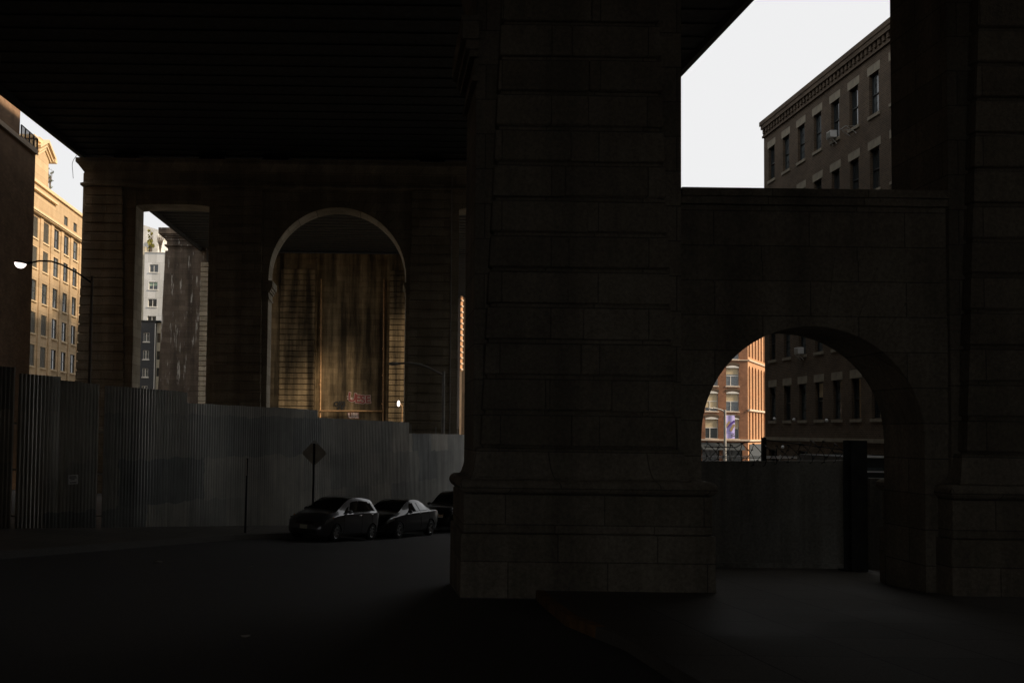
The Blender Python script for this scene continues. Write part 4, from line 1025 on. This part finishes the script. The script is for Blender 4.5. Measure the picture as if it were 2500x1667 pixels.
# dark trailer beyond, its glints put in as white bars
YV = 33.0
v = empty('box_trailer', (X_(2190, YV), YV, ground(16, YV)), 0, 'dark trailer with glints put in as white bars, half hidden right of the steel column', 'trailer')
def vb(name, pxa, pxb, pya, pyb, y0, y1, mat):
    mb = MB(); mb.box(X_(pxa, YV), X_(pxb, YV), YV + y0, YV + y1, at(pxa, pyb, YV).z, at(pxa, pya, YV).z); rel(mb, v).obj(name, mat, v)
vb('body', 2100, 2290, 1117, 1330, 0, 5, M['frame_dark']); vb('glint_rail', 2100, 2290, 1113.5, 1116.8, -.06, .3, M['white_metal'])
vb('stripe', 2100, 2290, 1149, 1152.5, -.03, -.003, M['white_metal']); vb('window', 2100, 2290, 1141, 1148, -.03, -.003, M['glass_pale'])
for px in (2130, 2260): 
    mb = MB(); c = Vector((X_(px, YV), YV, ground(16, YV) + .45)); mb.cyl(c + Vector((0, .0, 0)), c + Vector((0, .3, 0)), .45, 16); rel(mb, v).obj('wheel', M['tyre'], v)
# white pipe rail running across beyond the wall
YR2 = 42.0
r = empty('pipe_rail', (X_(1860, YR2), YR2, ground(14, YR2)), 0, 'white two-bar rail running across behind the razor wire', 'railing')
mb = MB()
for py0, py1 in ((1112.5, 1115.5), (1116.5, 1118.5)):
    mb.tube([at(1650, py0, YR2), at(2008, py1, YR2)], .022, 6)
rel(mb, r).obj('rail', M['white_metal'], r)
mb = MB()
for px in (1660, 1785, 1905, 2006): p = at(px, 1110, YR2); mb.tube([(p.x, YR2 + .03, ground(14, YR2)), (p.x, YR2 + .03, p.z)], .04, 6)
rel(mb, r).obj('post', M['grey_metal'], r)

# ------------------------------------------------------------------ corrugated fence
fence = empty('corrugated_fence', (fence_p(0).x, fence_p(0).y, ground(*fence_p(0))), 0, 'long tall corrugated metal fence stepping down along the street', 'fence')
secs = [(-70, 36, 890, 896), (45, 146, 910, 919), (146.5, 241, 929, 938), (253, 456, 940, 957), (455.5, 774, 983, 1000), (772, 998.5, 1019, 1031), (997, 1240, 1058, 1062)]
PITCH = .142
for si, (pa, pb, ya, yb_) in enumerate(secs):
    ta, tb = fence_t(pa), fence_t(pb)
    A, B = fence_p(ta), fence_p(tb); za = at(pa, ya, A.y).z; zb = at(pb, yb_, B.y).z
    mb = MB(); n = int((tb - ta) / PITCH * 6); prof = [0, .6, 1, 1, .4, 0]
    col = []
    rnd = random.Random(si)
    for i in range(n + 1):
        t = ta + (tb - ta) * i / n; P = fence_p(t); ph = (t / PITCH) % 1
        d = .028 * (1 if ph < .5 else 0); 
        d = .05 * max(0, min(1, .5 + 1.1 * math.sin(2 * PI * ph)))
        Q = P - FN * d * 1.0
        sheet_i = int((t - ta) / .86); hz = za + (zb - za) * i / n + (random.Random(sheet_i * 7 + si).random() - .5) * .035
        col.append((Q.x, Q.y, ground(P.x, P.y) + .12, hz))
    g = [];
    for x, y, zb0, zt0 in col: g += [(x, y, zb0), (x, y, zt0)]
    back_ = [];
    for x, y, zb0, zt0 in col: back_ += [(x + FN.x * .004, y + FN.y * .004, zb0), (x + FN.x * .004, y + FN.y * .004, zt0)]
    mb.add(g, [(2 * i, 2 * i + 2, 2 * i + 3, 2 * i + 1) for i in range(n)]); mb.add(back_, [(2 * i + 1, 2 * i + 3, 2 * i + 2, 2 * i) for i in range(n)])
    rel(mb, fence).obj('panel', M['corr'], fence)
mb = MB()
t = fence_t(-60)
while t < fence_t(1200):
    P = fence_p(t) + FN * .1; zt0 = at(600, 985, fence_p(0).y).z - .4
    mb.box(P.x - .04, P.x + .04, P.y - .04, P.y + .04, ground(P.x, P.y), zt0 - .02 * t); t += 2.9
for hgt in (.5, 1.8, 3.1):
    A, B = fence_p(fence_t(-60)) + FN * .05, fence_p(fence_t(1200)) + FN * .05
    n = 12
    mb.tube([(A.x + (B.x - A.x) * i / n, A.y + (B.y - A.y) * i / n, ground(A.x + (B.x - A.x) * i / n, A.y + (B.y - A.y) * i / n) + hgt) for i in range(n + 1)], .03, 5)
rel(mb, fence).obj('frame', M['grey_metal'], fence)
# small notice on the fence
P = fence_p(fence_t(178)) - FN * .10; c = at(178, 1170, P.y)
ns = empty('notice_sign', (P.x, P.y, c.z), math.atan2(FD.y, FD.x), 'small white notice sign fixed low on the left part of the corrugated fence', 'sign')
mb = MB(); mb.box(-.19, .19, -.012, 0, -.14, .14); mb.obj('board', M['paper'], ns)
mb = MB()
for z, a, b in ((.09, -.16, .1), (.05, -.16, .13), (.0, -.12, .05), (-.09, -.14, .12)): mb.box(a, b, -.015, -.0125, z - .012, z + .012)
mb.obj('print', M['ink'], ns)

# ------------------------------------------------------------------ street furniture
# diamond warning sign seen from behind
Ys = 38.6; c = at(767, 1106, Ys)
rs = empty('road_sign', (c.x, Ys, ground(c.x, Ys) + .15), 0, 'diamond road sign seen from behind on a post by the fence', 'road sign')
mb = MB(); mb.tube([(c.x - .01, Ys - .04, ground(c.x, Ys)), (c.x, Ys - .04, c.z + .38)], .045, 8); rel(mb, rs).obj('post', M['black_metal'], rs)
mb = MB(); h = .46; k = .04
mb.prism([(c.x - h, c.z - k), (c.x - h + k * .6, c.z - k * 1.4), (c.x - k, c.z - h), (c.x + k, c.z - h), (c.x + h, c.z - k), (c.x + h, c.z + k), (c.x + k, c.z + h), (c.x - k, c.z + h), (c.x - h, c.z + k)], Ys, Ys + .012); rel(mb, rs).obj('panel', M['sign_back'], rs)
mb = MB(); mb.prism([(c.x - .16, c.z + h - .10), (c.x + .16, c.z + h - .10), (c.x + .02, c.z + h + .05), (c.x - .02, c.z + h + .05)], Ys - .03, Ys - .02); rel(mb, rs).obj('bracket', M['grey_metal'], rs)
# slim post on the sidewalk edge
c = at(598, 1318, 33.0)
sp_ = empty('sign_post', (c.x, 33.0, ground(c.x, 33)), 0, 'slim dark post on the sidewalk edge left of the grey hatchback', 'post')
mb = MB(); mb.tube([(c.x, 33, ground(c.x, 33)), (c.x + .03, 33, at(600, 1118, 33).z)], .035, 8); rel(mb, sp_).obj('pole', M['black_metal'], sp_)
mb = MB(); mb.box(c.x + .0, c.x + .02, 32.85, 33.2, at(600, 1160, 33).z, at(600, 1120, 33).z); rel(mb, sp_).obj('plate', M['sign_back'], sp_)
# street lamp over the left piers
def street_lamp(px, pyt, Y, arm, head, lit, lab, r=.075, pole_bot=None):
    c = at(px, pyt, Y)
    o = empty('street_lamp', (c.x, Y, ground(c.x, Y)), 0, lab, 'street lamp')
    mb = MB(); mb.tube([(c.x, Y, ground(c.x, Y)), (c.x, Y, c.z)], r * 1.25, 10, r1=r * .9); mb.cyl((c.x, Y, ground(c.x, Y)), (c.x, Y, ground(c.x, Y) + .6), r * 2, 10); rel(mb, o).obj('pole', M['pole_paint'] if lit else M['grey_metal'], o)
    mb = MB(); mb.tube([at(a, b, Y) for a, b in arm], r * .62, 8); rel(mb, o).obj('arm', M['black_metal'] if lit else M['grey_metal'], o)
    (hx0, hy0), (hx1, hy1) = head; a, b = at(hx0, hy0, Y), at(hx1, hy1, Y); m_ = (a + b) / 2; d = (b - a); Lh = d.length; d.normalize()
    up = Vector((0, 0, 1)); up = (up - d * up.dot(d)).normalized(); sdv = d.cross(up)
    def ell(ax, az, z0, z1, fl):
        mbx = MB(); n = 16; m = 5; vs = []
        for j in range(m + 1):
            ph = PI / 2 * j / m
            for k in range(n):
                t = 2 * PI * k / n; vs.append(m_ + d * (Lh / 2 * ax * math.cos(t) * math.cos(ph)) + sdv * (Lh * .28 * math.sin(t) * math.cos(ph)) + up * (fl * az * math.sin(ph)))
        mbx.add(vs, [(j * n + k, j * n + (k + 1) % n, (j + 1) * n + (k + 1) % n, (j + 1) * n + k) for j in range(m) for k in range(n)]); return mbx
    mb = ell(1.05, Lh * .22, 0, 0, 1); 
    mb.tube([b - d * Lh * .1 + up * .03, at(*arm[0], Y)], r * .8, 8)
    rel(mb, o).obj('lamp_head', M['black_metal'] if lit else M['grey_metal'], o, smooth=True)
    mb = ell(.98, Lh * (.42 if lit else .12), 0, 0, -1); rel(mb, o).obj('lens', M['lamp_lit'] if lit else M['lamp_glass'], o, smooth=True)
    return o
street_lamp(225, 674, 45.0, [(78, 641), (95, 637), (125, 638), (150, 646), (190, 667), (226, 692)], ((35, 640), (65, 645)), True, 'street lamp with glowing lens on a long curved arm at the left', .065)
street_lamp(1083, 907, 58.0, [(978, 887), (1000, 886), (1025, 889), (1050, 899), (1083, 916)], ((948, 889), (974, 889)), False, 'unlit grey street lamp with arm pointing left behind the fence', .095)
street_lamp(1770, 1000, 88.0, [(1743, 996), (1752, 998), (1762, 1001), (1770, 1006)], ((1728, 998), (1742, 997)), False, 'pale street lamp in front of the orange brick building', .11)
# small lit globe on a thin pole
Yl = 100.0; c = at(973, 986, Yl)
gl_ = empty('post_lamp', (X_(981, Yl), Yl, ground(c.x, Yl)), 0, 'small glowing globe lamp on a thin pole before the warmly lit pier', 'lamp')
mb = MB(); mb.lathe([(.001, -.26)] + [(.15 * math.sin(t), -.26 * math.cos(t) if t < PI / 2 else -.36 * math.cos(t)) for t in [PI * k / 10 for k in range(1, 10)]] + [(.001, .36)], 14, origin=tuple(c)); rel(mb, gl_).obj('globe', M['lamp_lit'], gl_, smooth=True)
mb = MB(); x = X_(981, Yl); mb.tube([(x, Yl, ground(x, Yl)), (x, Yl, at(981, 990, Yl).z), (c.x + .15, Yl, at(978, 986, Yl).z)], .045, 6); rel(mb, gl_).obj('pole', M['rust'], gl_)

# ------------------------------------------------------------------ cars
def interp(st, x):
    """Catmull-Rom over stations sorted by x (descending index independent)"""
    n = len(st)
    for i in range(n - 1):
        if st[i][0] <= x <= st[i + 1][0] or i == n - 2:
            break
    p1, p2 = st[i], st[i + 1]; p0 = st[max(i - 1, 0)]; p3 = st[min(i + 2, n - 1)]
    t = max(0, min(1, (x - p1[0]) / (p2[0] - p1[0])))
    out = []
    for k in range(1, len(p1)):
        m1 = (p2[k] - p0[k]) / max(1e-6, p2[0] - p0[0]) * (p2[0] - p1[0]); m2 = (p3[k] - p1[k]) / max(1e-6, p3[0] - p1[0]) * (p2[0] - p1[0])
        t2, t3 = t * t, t * t * t
        out.append((2 * t3 - 3 * t2 + 1) * p1[k] + (t3 - 2 * t2 + t) * m1 + (-2 * t3 + 3 * t2) * p2[k] + (t3 - t2) * m2)
    return out
def make_car(name, label, st, wheels, wr, paint, win, ws, rw, head, mirror_x, extras):
    st = sorted(st)
    def section(x):
        zb, zs, zt, wb, wsd, wt = interp(st, x)
        cab = max(0.0, min(1.0, (zt - zs - .08) / .3))
        e = .035 + .03 * cab
        return [(0, zb), (wb * .88, zb), (wb * .97, zb + .07), (wb + .015, zb + (zs - zb) * .42), (wsd + .012, zb + (zs - zb) * .80), (wsd, zs),
                (wsd - .02 - .02 * cab, zs + .025), (wt + (wsd - wt) * .08, zt - e - .03 * cab), (wt - .03, zt - e * .35), (wt * .55, zt - .004), (0, zt + .012)]
    def S(x, v, side=1, off=0.0):
        sec = section(x); v = max(0, min(len(sec) - 1.0001, v)); i = int(v); t = v - i
        (y0, z0), (y1, z1) = sec[i], sec[i + 1]
        y, z = y0 + (y1 - y0) * t, z0 + (z1 - z0) * t
        n = Vector((z1 - z0, -(y1 - y0))); n = n.normalized() if n.length > 1e-6 else Vector((0, 1))
        return Vector((x, side * (y + n.x * off), z + n.y * off))
    x0, x1 = st[0][0], st[-1][0]
    root = empty(name, (0, 0, 0), 0, label, 'car')
    NX = 64; ns = 11
    xs = [x0 + (x1 - x0) * (0.5 - 0.5 * math.cos(PI * i / NX)) for i in range(NX + 1)]
    vs = []; fs = []
    for x in xs:
        sec = section(x)
        full = [(y, z) for y, z in sec] + [(-y, z) for y, z in sec[-2:0:-1]]
        vs += [(x, y, z) for y, z in full]
    m = 2 * ns - 2
    for i in range(NX):
        for k in range(m): fs.append((i * m + k, i * m + (k + 1) % m, (i + 1) * m + (k + 1) % m, (i + 1) * m + k))
    fs.append(tuple(range(m))[::-1]); fs.append(tuple(NX * m + k for k in range(m)))
    mb = MB(); mb.add(vs, fs); bo = mb.obj('body', paint, root)
    bm = bmesh.new(); bm.from_mesh(bo.data); bmesh.ops.recalc_face_normals(bm, faces=bm.faces); bm.to_mesh(bo.data); bm.free()
    # wheel arches cut out of the shell
    mb = MB()
    for wx_ in wheels:
        for s in (-1, 1): mb.cyl((wx_, s * .55, wr), (wx_, s * 1.3, wr), wr * 1.13, 28)
    cu = mb.obj('cutter', M['trim_black'])
    bo.data.materials.append(M['trim_black'])
    bm = bmesh.new(); bm.from_mesh(cu.data); bmesh.ops.recalc_face_normals(bm, faces=bm.faces); bm.to_mesh(cu.data); bm.free()
    md = bo.modifiers.new('b', 'BOOLEAN'); md.object = cu; md.operation = 'DIFFERENCE'; md.solver = 'EXACT'
    dg = bpy.context.evaluated_depsgraph_get(); me = bpy.data.meshes.new_from_object(bo.evaluated_get(dg))
    bo.modifiers.clear(); bo.data = me; bpy.data.objects.remove(cu)
    for p in me.polygons: p.use_smooth = True
    me.set_sharp_from_angle(angle=R(32))
    def patch(nm, mat, quad, nx=10, nv=4, sides=(-1, 1), off=.014, par=None):
        """quad: (xa0, xa1, va) bottom edge, (xb0, xb1, vb) top edge"""
        outs = []
        for s in sides:
            (a0, a1, va), (b0, b1, vb) = quad; mb = MB(); vs = []
            for j in range(nv + 1):
                for i in range(nx + 1):
                    u, t = i / nx, j / nv
                    xx = (a0 + (a1 - a0) * u) * (1 - t) + (b0 + (b1 - b0) * u) * t
                    vs.append(S(xx, va + (vb - va) * t, s, off))
            f = [(j * (nx + 1) + i, j * (nx + 1) + i + 1, (j + 1) * (nx + 1) + i + 1, (j + 1) * (nx + 1) + i) for j in range(nv) for i in range(nx)]
            if s < 0: f = [q[::-1] for q in f]
            mb.add(vs, f); outs.append(mb.obj(nm, mat, par or root, smooth=True))
        return outs
    for q in win: patch('side_window', M['car_glass'], q)
    def top_patch(nm, mat, xa, xb, v0=8.15, off=.012):
        mb = MB(); vs = []; nx = 12; nv = 10
        for i in range(nx + 1):
            x = xa + (xb - xa) * i / nx
            for j in range(nv + 1):
                vv = v0 + (10 - v0) * (1 - abs(1 - 2 * j / nv)); s = -1 if j < nv / 2 else 1
                vs.append(S(x, vv, s, off))
        mb.add(vs, [(i * (nv + 1) + j, (i + 1) * (nv + 1) + j, (i + 1) * (nv + 1) + j + 1, i * (nv + 1) + j + 1) for i in range(nx) for j in range(nv)])
        mb.obj(nm, mat, root, smooth=True)
    top_patch('windscreen', M['car_glass'], *ws, v0=8.0)
    top_patch('rear_window', M['car_glass'], *rw, v0=8.0)
    for q in head: 
        hl = patch('headlight', M['lens'], q, 8, 4, off=.022)
        for s, o_ in zip((-1, 1), hl):
            (a0, a1, va), (b0, b1, vb) = q
            mb = MB(); c = S((a0 + a1) / 2, (va + vb) / 2, s, .015); mb.lathe([(.001, -.02), (.05, 0), (.06, .02)], 10, origin=tuple(c)); mb.obj('lamp', M['chrome'], o_)
            mb = MB(); c = S(a0, (va + vb) / 2, s, .02); mb.box(c.x - .03, c.x + .03, c.y - .01, c.y + .008, c.z - .02, c.z + .025); mb.obj('indicator', M['amber'], o_)
    # doors: handles, seams
    for hx_, hv in extras['handles']:
        for s in (-1, 1):
            a, b = S(hx_ - .09, hv, s, .03), S(hx_ + .09, hv, s, .03); mb = MB(); mb.tube([a - Vector((0, s * .03, 0)), a, b, b - Vector((0, s * .03, 0))], .012, 6); mb.obj('door_handle', extras.get('hm', paint), root, smooth=True)
    for sx in extras['seams']:
        for s in (-1, 1):
            mb = MB(); mb.tube([S(sx, v_ / 4, s, .0) for v_ in range(8, 25)], .005, 4); mb.obj('door_seam', M['trim_black'], root)
    # window surround
    for q in win[:1]:
        pass
    for s in (-1, 1):
        mb = MB(); c = S(mirror_x, 6.2, s, .0) + Vector((0, s * .14, .03)); n = 8
        vsn = []
        for j in range(5):
            ph = -PI / 2 + PI * j / 4
            for k in range(8):
                t = 2 * PI * k / 8; vsn.append(c + Vector((.07 * math.cos(t) * math.cos(ph), .11 * math.sin(ph), .075 * math.sin(t) * math.cos(ph))))
        mb.add(vsn, [(j * 8 + k, j * 8 + (k + 1) % 8, (j + 1) * 8 + (k + 1) % 8, (j + 1) * 8 + k) for j in range(4) for k in range(8)])
        mb.tube([c, S(mirror_x, 6.1, s, -.02)], .025, 6)
        mb.obj('wing_mirror', paint, root, smooth=True)
    zf = lambda v: section(x1 - .02)
    # front: grille, lower intake, plate; follow the nose
    def nose(nm, mat, ya, yb, za, zb, off, nz=2):
        mb = MB(); ny = 10; vs = []
        def fx(y, z):
            # outermost x on the nose at this height and width
            lo_, hi_ = x1 - 1.0, x1
            for _ in range(18):
                mid_ = (lo_ + hi_) / 2; sec = section(mid_)
                wmax = 0
                for (y0, z0), (y1_, z1_) in zip(sec[:-1], sec[1:]):
                    if min(z0, z1_) - 1e-6 <= z <= max(z0, z1_) + 1e-6 and abs(z1_ - z0) > 1e-6:
                        wmax = max(wmax, y0 + (y1_ - y0) * (z - z0) / (z1_ - z0))
                if wmax >= abs(y): lo_ = mid_
                else: hi_ = mid_
            return lo_
        for j in range(nz + 1):
            for i in range(ny + 1):
                y = ya + (yb - ya) * i / ny; z = za + (zb - za) * j / nz; vs.append((fx(y, z) + off, y, z))
        mb.add(vs, [(j * (ny + 1) + i, j * (ny + 1) + i + 1, (j + 1) * (ny + 1) + i + 1, (j + 1) * (ny + 1) + i) for j in range(nz) for i in range(ny)]); return mb.obj(nm, mat, root, smooth=True)
    for nm, mat, args in extras['nose']: nose(nm, M[mat], *args)
    # wheels
    for wx_ in wheels:
        for s in (-1, 1):
            yy = s * (extras['tw'])
            we = empty('wheel', (wx_, yy, wr)); we.parent = root
            prof = [(wr * .62, -.1), (wr * .93, -.105), (wr, -.08), (wr, .08), (wr * .93, .105), (wr * .62, .1)]
            mb = MB(); seg = 32; vsn = []
            for r_, a in prof:
                for k in range(seg): t = 2 * PI * k / seg; vsn.append((r_ * math.cos(t), a, r_ * math.sin(t)))
            mb.add(vsn, [(i * seg + k, i * seg + (k + 1) % seg, (i + 1) * seg + (k + 1) % seg, (i + 1) * seg + k) for i in range(len(prof) - 1) for k in range(seg)]); mb.obj('tyre', M['tyre'], we, smooth=True)
            mb = MB(); n = extras.get('spokes', 7)
            mb.tube([(wr * .60 * math.cos(2 * PI * k / 24), s * .085, wr * .60 * math.sin(2 * PI * k / 24)) for k in range(24)], .018, 6, closed=True)
            for k in range(n):
                t = 2 * PI * k / n; d = Vector((math.cos(t), 0, math.sin(t))); q = Vector((-math.sin(t), 0, math.cos(t)))
                b4 = [d * wr * .08 - q * .035 + Vector((0, s * .06, 0)), d * wr * .60 - q * .028 + Vector((0, s * .07, 0)), d * wr * .60 + q * .028 + Vector((0, s * .07, 0)), d * wr * .08 + q * .035 + Vector((0, s * .06, 0))]
                mb.hexa(b4, [v_ + Vector((0, s * .03, 0)) for v_ in b4])
            mb.cyl((0, s * .04, 0), (0, s * .1, 0), wr * .16, 12)
            mb.obj('rim', M['rim'], we)
            mb = MB(); mb.cyl((0, s * -.06, 0), (0, s * .02, 0), wr * .58, 20); mb.obj('brake', M['trim_black'], we)
    return root
def place_car(root, t_front, wheelbase, half, side_line):
    """t_front along the row of near-side front wheels; nose points back along the street"""
    fw = side_line + FD * t_front; rw_ = fw + FD * wheelbase
    c2 = (fw + rw_) / 2 + FN * half
    zf_, zr = ground(*(fw + FN * half)), ground(*(rw_ + FN * half))
    pitch = math.atan2(zf_ - zr, wheelbase)
    root.location = (c2.x, c2.y, (zf_ + zr) / 2)
    yaw = math.atan2(-FD.y, -FD.x)
    a, b = fw, fw + FN * 2 * half
    roll = math.atan2(ground(*a) - ground(*b), 2 * half)   # +y of the car
    root.rotation_euler = (Matrix.Rotation(yaw, 3, 'Z') @ Matrix.Rotation(-pitch, 3, 'Y') @ Matrix.Rotation(roll, 3, 'X')).to_euler()
SIDE = Vector((-1.56, 33.9))
hatch = make_car('parked_car', 'metallic grey hatchback parked in front of the corrugated fence, nearest of the row',
    [(-1.84, .40, .72, .80, .60, .62, .5), (-1.80, .32, .90, .98, .72, .74, .60), (-1.70, .24, .99, 1.22, .80, .80, .60), (-1.55, .2, 1.0, 1.42, .83, .82, .575), (-1.15, .2, .985, 1.5, .84, .825, .57), (-.5, .2, .965, 1.53, .845, .83, .575), (0, .2, .95, 1.485, .845, .83, .58),
     (.45, .2, .93, 1.33, .845, .83, .61), (.85, .2, .90, 1.12, .84, .825, .66), (1.12, .2, .87, 1.01, .84, .81, .69), (1.5, .2, .79, .92, .825, .79, .66), (1.8, .2, .67, .79, .77, .73, .6), (1.95, .22, .56, .66, .66, .66, .54), (2.03, .28, .45, .54, .52, .54, .45)],
    (1.25, -1.25), .30, M['paint_grey'],
    [((-.42, .42, 6.1), (-.36, .10, 6.92)), ((-1.2, -.48, 6.1), (-1.12, -.42, 6.92)), ((-1.62, -1.26, 6.15), (-1.45, -1.18, 6.85)), ((.50, .82, 6.1), (.30, .42, 6.7))],
    (1.0, .08), (-1.74, -1.5), [((1.46, 1.9, 4.35), (1.40, 1.80, 6.0))], .55,
    dict(handles=[(-.28, 4.6), (-1.12, 4.7)], seams=[.78, -.45, -1.2], tw=.74, spokes=7, hm=M['chrome'],
         nose=[('grille', 'trim_black', (-.36, .36, .56, .66, .012)), ('intake', 'trim_black', (-.5, .5, .27, .40, .012)), ('licence_plate', 'plate', (-.15, .15, .40, .53, .03)), ('bumper_strip', 'paint_grey', (-.66, .66, .545, .56, .025)), ('bumper_lip', 'paint_grey', (-.6, .6, .245, .262, .03)), ('badge', 'chrome', (-.045, .045, .58, .65, .03))]))
place_car(hatch, 0, 2.5, .74, SIDE)
sedan = make_car('parked_car', 'black sedan with bright window line, parked between the hatchback and the big dark car',
    [(-2.36, .42, .75, .82, .6, .62, .5), (-2.28, .32, .92, .99, .74, .76, .62), (-2.0, .24, 1.0, 1.06, .86, .84, .66), (-1.65, .2, 1.0, 1.13, .9, .87, .62), (-1.2, .2, .985, 1.33, .91, .88, .57), (-.7, .2, .97, 1.45, .91, .885, .57), (-.1, .2, .95, 1.46, .91, .885, .585),
     (.35, .2, .93, 1.36, .91, .88, .61), (.8, .2, .90, 1.15, .905, .87, .67), (1.15, .2, .87, 1.0, .90, .85, .72), (1.6, .2, .80, .91, .89, .83, .7), (2.0, .2, .70, .80, .82, .76, .62), (2.2, .22, .58, .69, .7, .68, .54), (2.32, .28, .46, .55, .54, .56, .45)],
    (1.4, -1.35), .33, M['paint_black'],
    [((-.40, .50, 6.1), (-.35, .2, 6.92)), ((-1.2, -.46, 6.1), (-1.05, -.41, 6.92)), ((-1.9, -1.26, 6.15), (-1.45, -1.12, 6.8))],
    (1.02, .2), (-1.95, -1.15), [((1.72, 2.16, 4.35), (1.62, 2.04, 6.0))], .62,
    dict(handles=[(-.28, 4.8), (-1.14, 4.85)], seams=[.88, -.43, -1.2], tw=.80, spokes=5, hm=M['paint_black'],
         nose=[('grille', 'chrome', (-.45, .45, .56, .66, .012)), ('intake', 'trim_black', (-.6, .6, .27, .38, .012)), ('licence_plate', 'plate', (-.15, .15, .40, .52, .03)), ('bumper_strip', 'chrome', (-.7, .7, .30, .315, .03))]))
place_car(sedan, 4.69, 2.75, .80, SIDE)
suv = make_car('parked_car', 'big black car parked last in the row, half hidden by the centre pier',
    [(-2.4, .45, .9, 1.0, .66, .68, .56), (-2.32, .36, 1.1, 1.35, .82, .82, .62), (-2.1, .28, 1.15, 1.62, .92, .90, .62), (-1.6, .25, 1.15, 1.74, .95, .93, .64), (-.6, .25, 1.13, 1.78, .96, .93, .65), (0, .25, 1.11, 1.74, .96, .93, .66),
     (.45, .25, 1.09, 1.58, .96, .93, .68), (.85, .25, 1.06, 1.3, .955, .925, .74), (1.15, .25, 1.03, 1.17, .95, .91, .78), (1.7, .25, .98, 1.1, .94, .89, .76), (2.1, .25, .88, 1.0, .88, .84, .7), (2.28, .28, .74, .86, .78, .76, .62), (2.38, .34, .6, .7, .6, .62, .5)],
    (1.45, -1.4), .37, M['paint_black'],
    [((-.42, .55, 6.1), (-.36, .25, 6.92)), ((-1.3, -.48, 6.1), (-1.2, -.42, 6.92)), ((-2.0, -1.36, 6.15), (-1.85, -1.26, 6.85))],
    (1.05, .25), (-2.28, -2.0), [((1.85, 2.25, 4.4), (1.8, 2.12, 6.0))], .66,
    dict(handles=[(-.3, 4.7), (-1.22, 4.7)], seams=[.9, -.45, -1.32], tw=.84, spokes=5, hm=M['chrome'],
         nose=[('grille', 'chrome', (-.5, .5, .62, .82, .012)), ('intake', 'trim_black', (-.6, .6, .32, .46, .012)), ('licence_plate', 'plate', (-.15, .15, .48, .60, .03))]))
place_car(suv, 10.5, 2.85, .84, SIDE)
